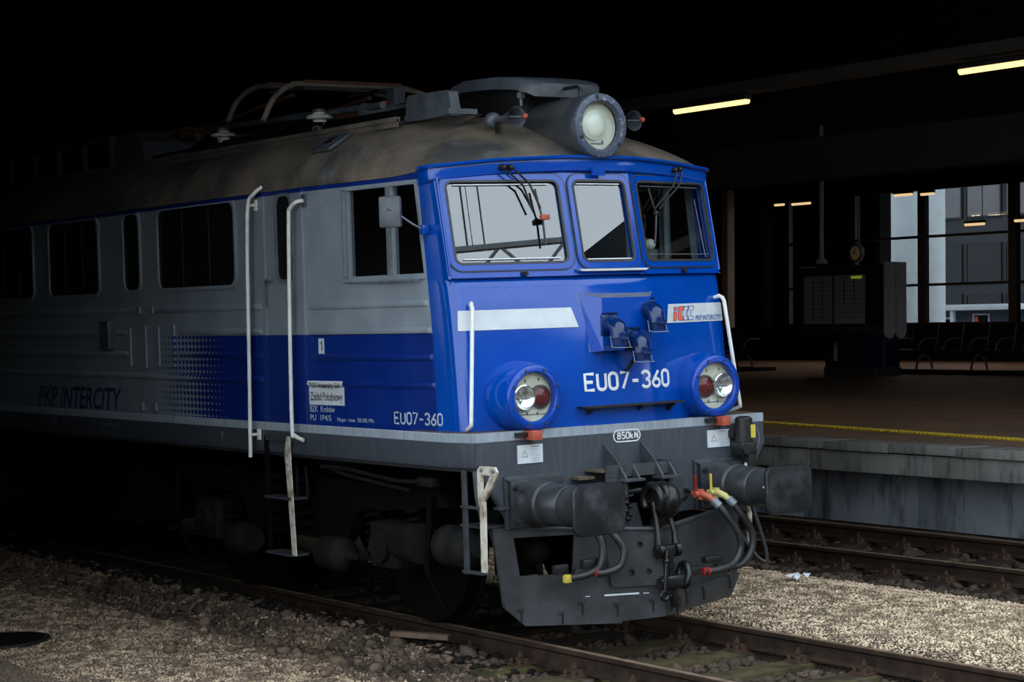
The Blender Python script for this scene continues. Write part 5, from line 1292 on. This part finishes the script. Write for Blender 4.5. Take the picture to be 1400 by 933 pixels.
m = MB(); m.tube([(-0.05, -0.50, 0.66), (-0.075, -0.51, 0.50), (-0.09, -0.51, 0.36)], [0.012, 0.016, 0.012], 8); m.tube(arc_pts((-0.092, -0.51, 0.335), 0.03, 0, 360, 12, (1, 0, 0), (0, 0, 1)), 0.013, 6); m.sphere((-0.06, -0.50, 0.58), 0.026, 8, 5); hp_(m, 'screw_lever')
m = MB(); m.cyl((0.05, -0.46, 0.30), (0.06, -0.46, 0.24), 0.04, n=10); m.tube([(0.06, -0.46, 0.24), (0.06, -0.46, 0.16)], 0.012, 6); hp_(m, 'screw_end')
m = MB(); m.tube([(-0.35, -0.12, 1.07), (-0.1, -0.22, 1.08), (0.05, -0.25, 1.06)], 0.022, 8); m.tube([(0.12, -0.3, 1.0), (0.35, -0.2, 0.97), (0.45, -0.12, 0.98)], 0.016, 8); hp_(m, 'hook_rod')
m = MB()
for dx, dz, r in ((-.20, .0, .022), (-.17, -.03, .018), (-.21, -.06, .02), (-.17, -.09, .018), (-.19, -.12, .02)): m.sphere((dx, -0.235, 1.03 + dz - .03), r, 8, 5); 
m.tube([(-.24, -.225, 1.04), (-.14, -.235, 1.05)], 0.012, 6); hp_(m, 'locking_chain', M['greasy'], 60)

# ---- snow plough
def py(x): return -0.376 + 0.407 * abs(x)
pl = bpy.data.objects.new('snow_plough', None); COL.objects.link(pl); pl.parent = LOCO
def blade(outer, holes, name, s, lift=0.0, th=0.02, mat=M['plow']):
    m = MB(); panel(m, [(s * x, z) for x, z in outer], [[(s * x, z) for x, z in h] for h in holes], lambda x, z: (x, py(x) - lift, z), (0, 1, 0), th)
    n = len(outer); a = [(s * x, py(x) - lift, z) for x, z in outer]; m.add(a + [(p[0], p[1] + th, p[2]) for p in a], [(i, (i + 1) % n, n + (i + 1) % n, n + i) for i in range(n)])
    return prt(m, name, mat, 30, pl)
win_l = [(1.02, 0.795), (0.985, 0.515), (0.62, 0.515), (0.60, 0.795)]
blade([(0.0, 0.30), (1.10, 0.30), (1.165, 0.88), (1.06, 0.86), (0.0, 0.80)], [win_l], 'plough_blade', -1)
blade([(0.0, 0.30), (1.10, 0.30), (1.165, 0.88), (1.06, 0.86), (0.0, 0.80)], [], 'plough_blade', 1)
blade([(0.0, 0.165), (0.30, 0.15), (0.30, 0.135), (0.965, 0.160), (1.097, 0.29), (1.102, 0.335), (0.0, 0.335)], [], 'wear_plate', -1, 0.018, 0.018)
blade([(0.0, 0.165), (0.965, 0.168), (1.097, 0.29), (1.102, 0.335), (0.0, 0.335)], [], 'wear_plate', 1, 0.018, 0.018)
for s in (-1, 1):
    xs_ = (0.09, 0.34, 0.58, 0.72, 1.00) if s < 0 else (0.08, 0.30, 0.55, 0.95)
    zs_ = (0.30, 0.28, 0.31, 0.245, 0.285) if s < 0 else (0.29, 0.31, 0.30, 0.33)
    for x, z in zip(xs_, zs_):
        m = MB(); y = py(x) - 0.02
        m.lathe([(0, 0.022), (0.014, 0.022), (0.014, 0.008), (0.026, 0.006), (0.026, 0.0)], (s * x, y, z), (0, -1, 0), 12); bo = prt(m, 'plough_bolt', M['plow'], 30, pl)
        m = MB(); m.box((s * x + 0.01, y - 0.001, z - 0.06), (0.017, 0.006, 0.075)); prt(m, 'bolt_slot', M['black'], 0, pl)
    m = MB(); m.tube([(s * 0.02, py(0.02) - 0.006, 0.805), (s * 1.06, py(1.06) - 0.006, 0.868)], 0.016, 6); prt(m, 'plough_lip', M['beam'], 60, pl)
    m = MB(); m.box((s * 1.16, py(1.16) + 0.12, 0.885), (0.20, 0.30, 0.016)); m.prism([(1.165, 0.88), (1.03, 0.88), (1.06, 0.55)], (0, 0.14, 0), (s, 0, 0), (0, 0, 1), (0, 1, 0), 0.02); prt(m, 'plough_bracket', M['beam'], 0, pl)
# centre plate with four holes, white scrape
hl4 = [rrect(x - .022, x + .022, z - .024, z + .024, 0.021, 3) for x, z in ((-.29, .70), (-.17, .70), (-.25, .50), (-.13, .50))]
m = MB(); panel(m, rrect(-0.40, -0.03, 0.40, 0.78, 0.03, 2), hl4, lambda x, z: (x - (z - .6) * .12, py(x) - 0.045, z), (0, 1, 0), 0.035)
o4 = rrect(-0.40, -0.03, 0.40, 0.78, 0.03, 2); a = [(x - (z - .6) * .12, py(x) - .045, z) for x, z in o4]; m.add(a + [(p[0], p[1] + .04, p[2]) for p in a], [(i, (i + 1) % len(o4), len(o4) + (i + 1) % len(o4), len(o4) + i) for i in range(len(o4))]); prt(m, 'plough_centre_plate', M['plow'], 30, pl)
m = MB()
for x0, x1, z, h in ((-.42, -.18, .345, .012), (-.55, -.52, .345, .006), (-.15, -.11, .343, .006)): m.box(((x0 + x1) / 2, py((x0 + x1) / 2) - 0.021, z), (x1 - x0, 0.004 + .407 * (x1 - x0), h), None)
m.v = [(x, py(x) - 0.0215 if y < py(x) - 0.021 else py(x) - 0.015, z) for x, y, z in m.v]
prt(m, 'white_scrape', M['decal'], 0, pl)
m = MB(); m.bbox((-0.82, 0.28, 0.64), (0.3, 0.2, 0.3), 0.02); m.sphere((-0.78, 0.12, 0.66), 0.10, 12, 8); m.tube([(-0.78, 0.08, 0.62), (-0.78, 0.06, 0.50)], [0.03, 0.02], 8); prt(m, 'plough_valve', M['under'], 50, pl)

# ---- brake hoses and cocks
def hose(pts, r=0.027, name='brake_hose'):
    m = MB(); m.tube(crom(pts, 6), r, 12); return prt(m, name, M['rubber'], 60)
h1 = hose([(0.535, -0.34, 0.965), (0.60, -0.40, 0.86), (0.68, -0.44, 0.72), (0.70, -0.44, 0.60), (0.63, -0.44, 0.50), (0.50, -0.44, 0.465), (0.36, -0.42, 0.455)])
h2 = hose([(0.685, -0.34, 0.965), (0.76, -0.40, 0.84), (0.835, -0.42, 0.70), (0.82, -0.42, 0.57), (0.72, -0.42, 0.48), (0.60, -0.40, 0.46)])
for hx, mat, hmat, h in ((0.485, M['salmon'], M['red'], h1), (0.635, M['palebrass'], M['yellow'], h2)):
    m = MB(); m.tube([(hx - .02, -0.18, 1.01), (hx, -0.27, 1.01), (hx + .03, -0.32, 0.985), (hx + .05, -0.345, 0.955)], [0.02, 0.028, 0.026, 0.022], 12); m.cyl((hx, -0.25, 0.97), (hx, -0.25, 1.045), 0.030, n=10); m.cyl((hx - .03, -0.25, 1.01), (hx - .06, -0.25, 1.01), 0.026, n=8); ck_ = prt(m, 'stop_cock', mat, 50)
    m = MB(); m.tube([(hx - .045, -0.25, 1.05), (hx - .055, -0.26, 1.155)], 0.010, 8); m.tube([(hx - .045, -0.25, 1.02), (hx - .045, -0.25, 1.06)], 0.012, 8); prt(m, 'cock_lever', hmat, 60, ck_)
    m = MB(); m.cyl((hx + .045, -0.34, 0.965), (hx + .075, -0.375, 0.92), 0.034, n=10); prt(m, 'hose_clamp', M['steel'], 40, ck_)
m = MB(); m.lathe([(0.025, 0), (0.032, 0.0), (0.032, 0.025), (0.025, 0.025)], (0.40, -0.425, 0.456), (-1, 0, 0), 12); m.bbox((0.36, -0.42, 0.46), (0.035, 0.04, 0.055), 0.01); prt(m, 'hose_coupling', M['red'], 40, h1)
for c_, d_ in (((0.26, -0.40, 0.47), (0.12, 0.05, 0.06)), ((0.56, -0.38, 0.46), (0.12, 0.06, 0.07)), ((0.50, -0.34, 0.53), (0.16, 0.06, 0.05))):
    m = MB(); m.bbox(c_, d_, 0.012); prt(m, 'coupling_rest', M['black'], 40, h1)
h3 = hose([(-0.60, -0.20, 0.92), (-0.555, -0.32, 0.83), (-0.525, -0.36, 0.70), (-0.56, -0.36, 0.58), (-0.66, -0.34, 0.53), (-0.78, -0.31, 0.515)])
h4 = hose([(-0.50, -0.20, 0.93), (-0.45, -0.36, 0.82), (-0.385, -0.42, 0.69), (-0.42, -0.42, 0.58), (-0.52, -0.40, 0.54), (-0.60, -0.38, 0.535)])
m = MB(); m.bbox((-0.80, -0.30, 0.512), (0.06, 0.05, 0.06), 0.014); prt(m, 'hose_coupling', M['yellow'], 40, h3)
for c_, d_ in (((-0.82, -0.24, 0.575), (0.12, 0.05, 0.07)), ((-0.72, -0.31, 0.545), (0.06, 0.05, 0.06)), ((-0.60, -0.30, 0.60), (0.14, 0.06, 0.07))):
    m = MB(); m.bbox(c_, d_, 0.012); prt(m, 'coupling_rest', M['black'], 40, h3)
m = MB(); m.bbox((-0.60, -0.375, 0.54), (0.03, 0.045, 0.045), 0.01); prt(m, 'hose_coupling', M['red'], 40, h4)
h5 = hose([(0.985, -0.22, 0.95), (1.0, -0.30, 0.75), (1.035, -0.34, 0.55), (1.03, -0.34, 0.46), (0.96, -0.30, 0.52), (0.86, -0.20, 0.74)], 0.017, 'heating_hose')
# ---- electric train heating socket at the right corner
m = MB(); m.cyl((1.06, -0.10, 1.36), (1.06, -0.10, 1.535), 0.068, n=20); m.sphere((1.06, -0.10, 1.535), 0.066, 16, 6, (1, 1, .35)); hs = prt(m, 'heating_socket', M['black'], 45)
m = MB(); m.box((1.095, -0.163, 1.44), (0.045, 0.012, 0.10)); prt(m, 'yellow_label', M['yellow'], 0, hs)
m = MB(); m.bbox((1.06, -0.10, 1.31), (0.16, 0.13, 0.10), 0.02); m.cyl((1.02, -.18, 1.31), (1.02, -.14, 1.31), 0.04, n=12); m.bbox((1.005, -0.04, 1.42), (0.06, 0.06, 0.06), 0.01); m.bbox((1.10, -0.11, 1.22), (0.09, 0.09, 0.14), 0.02); prt(m, 'socket_body', M['black'], 40, hs)
m = MB(); m.tube(crom([(1.10, -.12, 1.51), (1.16, -.13, 1.45), (1.185, -.13, 1.38), (1.17, -.12, 1.30)], 5), 0.009, 6); prt(m, 'socket_wire', M['steel'], 60, hs)
m = MB(); m.tube(crom([(1.10, -.12, 1.24), (1.16, -0.10, 1.22), (1.18, -0.02, 1.10), (1.185, 0.0, 0.9), (1.19, 0.02, 0.56)], 5), 0.022, 8); prt(m, 'white_step_rail', M['whiteworn'], 60, hs)
m = MB(); m.bbox((1.08, -0.12, 1.175), (0.07, 0.03, 0.05), 0.008, Matrix.Rotation(R(40), 3, 'Y')); prt(m, 'white_tag', M['decal'], 40, hs)

# ---- corner steps and ladders on both sides
for s in (-1, 1):
    X = lambda v: s * v
    if s < 0:
        st_ = bpy.data.objects.new('corner_step', None); COL.objects.link(st_); st_.parent = LOCO
        fl_ = lambda pts, O, th, nm, mat: prt(MB().prism(pts, O, (0, -1, 0), (0, 0, 1), (-1, 0, 0), th), nm, mat, 0, st_)
        # white forward stile: strap splitting into a triangle at the top
        mp = lambda a, b: (-1.40, -a, b)
        m = MB()
        sil = [(0.10, 0.60), (0.155, 0.60), (0.165, 1.10), (0.315, 1.27), (0.325, 1.31), (0.30, 1.345), (0.12, 1.345), (0.085, 1.315), (0.085, 1.13), (0.105, 1.05)]
        tri = [(0.135, 1.14), (0.135, 1.285), (0.245, 1.285)]
        panel(m, sil, [tri], mp, (1, 0, 0), 0.02)
        n = len(sil); a = [Vector(mp(*p)) for p in sil]; m.add(a + [p + Vector((0.02, 0, 0)) for p in a], [(i, (i + 1) % n, n + (i + 1) % n, n + i) for i in range(n)]); prt(m, 'stile', M['whiteworn'], 0, st_)
        m = MB()
        for a in (0.145, 0.29): m.lathe([(0, 0.012), (0.013, 0.012), (0.013, 0)], (-1.40, -a, 1.318), (-1, 0, 0), 8)
        prt(m, 'stile_bolt', M['steel'], 30, st_)
        m = MB(); m.bbox((-1.36, 0.14, 0.93), (0.02, 0.055, 0.74), 0.005); m.tube([(-1.36, 0.0, 1.30), (-1.36, -0.02, 1.12), (-1.36, -0.10, 0.9)], 0.02, 6); prt(m, 'rear_stile', M['beam'], 40, st_)
        for z in (1.045, 0.585):
            m = MB(); m.box((-1.375, 0.02, z), (0.05, 0.25, 0.016)); prt(m, 'tread', M['beam'], 0, st_)
    ld = bpy.data.objects.new('door_ladder', None); COL.objects.link(ld); ld.parent = LOCO
    m = MB(); m.prism([(2.575, 1.46), (2.615, 1.30), (2.60, 1.22), (2.535, 0.50), (2.475, 0.50), (2.52, 1.25), (2.52, 1.36), (2.53, 1.46)], (X(1.45), 0, 0), (0, 1, 0), (0, 0, 1), (X(1), 0, 0), 0.012); prt(m, 'stile', M['whiteworn'], 0, ld)
    m = MB()
    for z in (1.25, 1.20, 1.14, .98): m.lathe([(0, 0.008), (0.012, 0.008), (0.012, 0)], (X(1.462), 2.57 - (1.25 - z) * .1 - .005, z), (X(1), 0, 0), 8)
    prt(m, 'rivet', M['whiteworn'], 30, ld)
    m = MB(); m.bbox((X(1.43), 2.97, 0.97), (0.02, 0.06, 0.96), 0.005); prt(m, 'stile', M['under'], 40, ld)
    for z in (0.955, 0.50):
        m = MB(); m.box((X(1.40), 2.74, z), (0.16, 0.44, 0.018)); prt(m, 'rung', M['beam'], 0, ld)
    m = MB(); m.box((X(1.40), 2.70, 1.44), (0.10, 0.50, 0.05)); prt(m, 'step_recess', M['beam'], 0, ld)

# ---- running gear: two bogies
wheel = [(0.0, -0.05), (0.11, -0.06), (0.14, -0.03), (0.50, -0.02), (0.54, -0.065), (0.615, -0.065), (0.625, 0.0), (0.625, 0.05), (0.655, 0.062), (0.65, 0.075), (0.53, 0.07), (0.48, 0.02), (0.12, 0.03), (0, 0.03)]
def bogie(yc):
    b = bpy.data.objects.new('bogie', None); COL.objects.link(b); b.parent = LOCO
    for yy in (yc - 1.525, yc + 1.525):
        for s in (-1, 1):
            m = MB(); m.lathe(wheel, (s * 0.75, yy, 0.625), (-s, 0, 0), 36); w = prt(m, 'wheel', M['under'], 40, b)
            m = MB(); m.bbox((s * 1.08, yy, 0.64), (0.28, 0.40, 0.36), 0.04); m.cyl((s * 1.2, yy, 0.64), (s * 1.27, yy, 0.64), 0.13, n=16); prt(m, 'axle_box', M['undergrey'], 40, b)
            for d in (-0.30, 0.30):
                m = MB(); m.tube([(s * 1.10 + 0.07 * math.cos(a * .9), yy + d + 0.07 * math.sin(a * .9), 0.62 + a * 0.0095) for a in range(0, 36)], 0.016, 6); prt(m, 'coil_spring', M['under'], 60, b)
        m = MB(); m.cyl((-0.8, yy, 0.625), (0.8, yy, 0.625), 0.09, n=14); prt(m, 'axle', M['under'], 40, b)
    for s in (-1, 1):
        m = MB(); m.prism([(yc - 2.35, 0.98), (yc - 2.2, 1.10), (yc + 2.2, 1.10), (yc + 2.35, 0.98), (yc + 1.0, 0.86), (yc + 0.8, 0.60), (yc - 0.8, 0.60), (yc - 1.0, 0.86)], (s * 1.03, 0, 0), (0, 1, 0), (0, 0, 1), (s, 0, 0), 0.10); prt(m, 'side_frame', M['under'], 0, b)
        for d in (-0.85, 0.85):
            m = MB(); m.lathe([(0, 0), (0.10, 0.0), (0.135, 0.05), (0.14, 0.30), (0.12, 0.36), (0.05, 0.40), (0.03, 0.50), (0, 0.50)], (s * 1.22, yc + d - math.copysign(.25, d), 0.52), (0, math.copysign(1, d), 0), 20); prt(m, 'brake_cylinder', M['undergrey'], 45, b)
            m = MB(); m.tube([(s * 1.18, yc + d * 2.55, 1.05), (s * 1.2, yc + d * 2.5, 0.5), (s * 1.0, yc + d * 2.45, 0.14)], 0.025, 8); prt(m, 'sand_pipe', M['under'], 60, b)
        m = MB(); m.tube(crom([(s * 1.25, yc - 0.4, 1.2), (s * 1.27, yc - 0.45, 0.95), (s * 1.27, yc - 0.3, 0.9), (s * 1.25, yc - 0.25, 1.2)], 6), 0.014, 6); m.tube(crom([(s * 1.25, yc - 0.8, 1.2), (s * 1.28, yc - 1.2, 1.16), (s * 1.26, yc - 2.0, 1.10)], 6), 0.016, 6); prt(m, 'brake_pipe', M['undergrey'], 60, b)
        for d in (-0.25, 0.25):
            m = MB(); m.tube([(s * 1.16 + 0.09 * math.cos(a * .9), yc + d + 0.09 * math.sin(a * .9), 0.66 + a * 0.013) for a in range(0, 36)], 0.02, 6); prt(m, 'bolster_spring', M['under'], 60, b)
bogie(3.05); bogie(11.3)
# wrapped brake cylinder just behind the corner step
m = MB(); m.lathe([(0, 0), (0.06, 0.0), (0.10, 0.05), (0.14, 0.10), (0.15, 0.22), (0.135, 0.30), (0.155, 0.34), (0.15, 0.44), (0.10, 0.52), (0, 0.52)], (-1.22, 0.16, 0.72), (0, 1, 0), 24); prt(m, 'air_cylinder', M['undergrey'], 45)
m = MB(); m.lathe([(0, 0), (0.05, 0.0), (0.08, 0.06), (0.14, 0.12), (0.15, 0.40), (0, 0.42)], (-1.22, 1.35, 0.70), (0, -1, 0), 24); m.tube([(-1.22, 1.32, 0.70), (-1.24, 1.5, 0.66), (-1.24, 1.7, 0.6)], 0.022, 8); prt(m, 'air_cylinder', M['undergrey'], 45)
m = MB(); m.tube(crom([(-1.3, 0.6, 1.20), (-1.32, 1.1, 1.17), (-1.3, 1.9, 1.22), (-1.3, 2.3, 1.22)], 6), 0.016, 6); m.bbox((-1.3, 0.72, 1.18), (0.07, 0.22, 0.07), 0.02); prt(m, 'linkage_rod', M['undergrey'], 50)
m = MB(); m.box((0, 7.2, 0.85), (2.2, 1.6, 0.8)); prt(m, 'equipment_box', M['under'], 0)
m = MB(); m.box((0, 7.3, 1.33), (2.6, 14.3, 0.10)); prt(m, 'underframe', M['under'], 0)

# ---- cab interior
ci = bpy.data.objects.new('cab_interior', None); COL.objects.link(ci); ci.parent = LOCO
m = MB(); m.box((0, 2.24, 2.5), (2.5, 0.04, 1.9)); prt(m, 'bulkhead', M['interiordark'], 0, ci)
m = MB(); m.box((0, 1.4, 1.62), (2.5, 1.7, 0.04)); prt(m, 'cab_floor', M['interiordark'], 0, ci)
m = MB(); m.box((0, 1.45, 3.47), (2.4, 1.6, 0.02)); prt(m, 'cab_ceiling', M['interior'], 0, ci)
m = MB(); m.prism([(0.52, 2.70), (0.90, 2.62), (0.90, 1.65), (0.60, 1.65)], (-1.1, 0, 0), (0, 1, 0), (0, 0, 1), (1, 0, 0), 2.2); prt(m, 'control_desk', M['interior'], 0, ci)
m = MB(); m.bbox((0.75, 1.45, 2.15), (0.5, 0.48, 0.12), 0.03); m.bbox((0.75, 1.72, 2.55), (0.5, 0.12, 0.8), 0.04); m.cyl((.75, 1.45, 1.64), (.75, 1.45, 2.1), 0.05, n=10); prt(m, 'driver_seat', M['interiordark'], 40, ci)
m = MB(); m.cyl((0.70, 0.60, 2.66), (0.70, 0.60, 2.86), 0.10, n=20); m.sphere((0.70, 0.60, 2.87), 0.085, 14, 8); prt(m, 'desk_gauge', M['interior'], 45, ci)
m = MB(); m.sphere((0.70, 0.53, 2.90), 0.045, 12, 8); prt(m, 'gauge_dome', M['paleglass'], 60, ci)
m = MB(); m.box((1.0, 2.20, 2.8), (0.06, 0.05, 1.2)); m.box((0.25, 2.20, 2.8), (0.06, 0.05, 1.2)); prt(m, 'door_post', M['interior'], 0, ci)
m = MB(); m.bbox((0.02, 0.62, 2.75), (0.26, 0.22, 0.02), 0.004, Matrix.Rotation(R(12), 3, 'Z')); prt(m, 'paper_sheet', M['decal'], 40, ci)
m = MB(); m.prism([(0.18, 2.70), (0.36, 2.70), (0.30, 3.02), (0.24, 3.02)], (0, 0.95, 0), (1, 0, 0), (0, 0, 1), (0, 1, 0), 0.05); prt(m, 'hanging_coat', worn('olive_cloth', srgb(110, 112, 70), srgb(96, 98, 62), 0.9, 9), 0, ci)
for s in (-1, 1):
    m = MB(); m.box((s * 1.25, 1.5, 1.95), (0.03, 1.5, 1.0)); prt(m, 'side_lining', M['interiordark'], 0, ci)
# rear end and light-tight core of the body
m = MB(); m.box((0, 8.4, 2.55), (2.7, 12.2, 1.85)); prt(m, 'body_core', M['under'], 0)
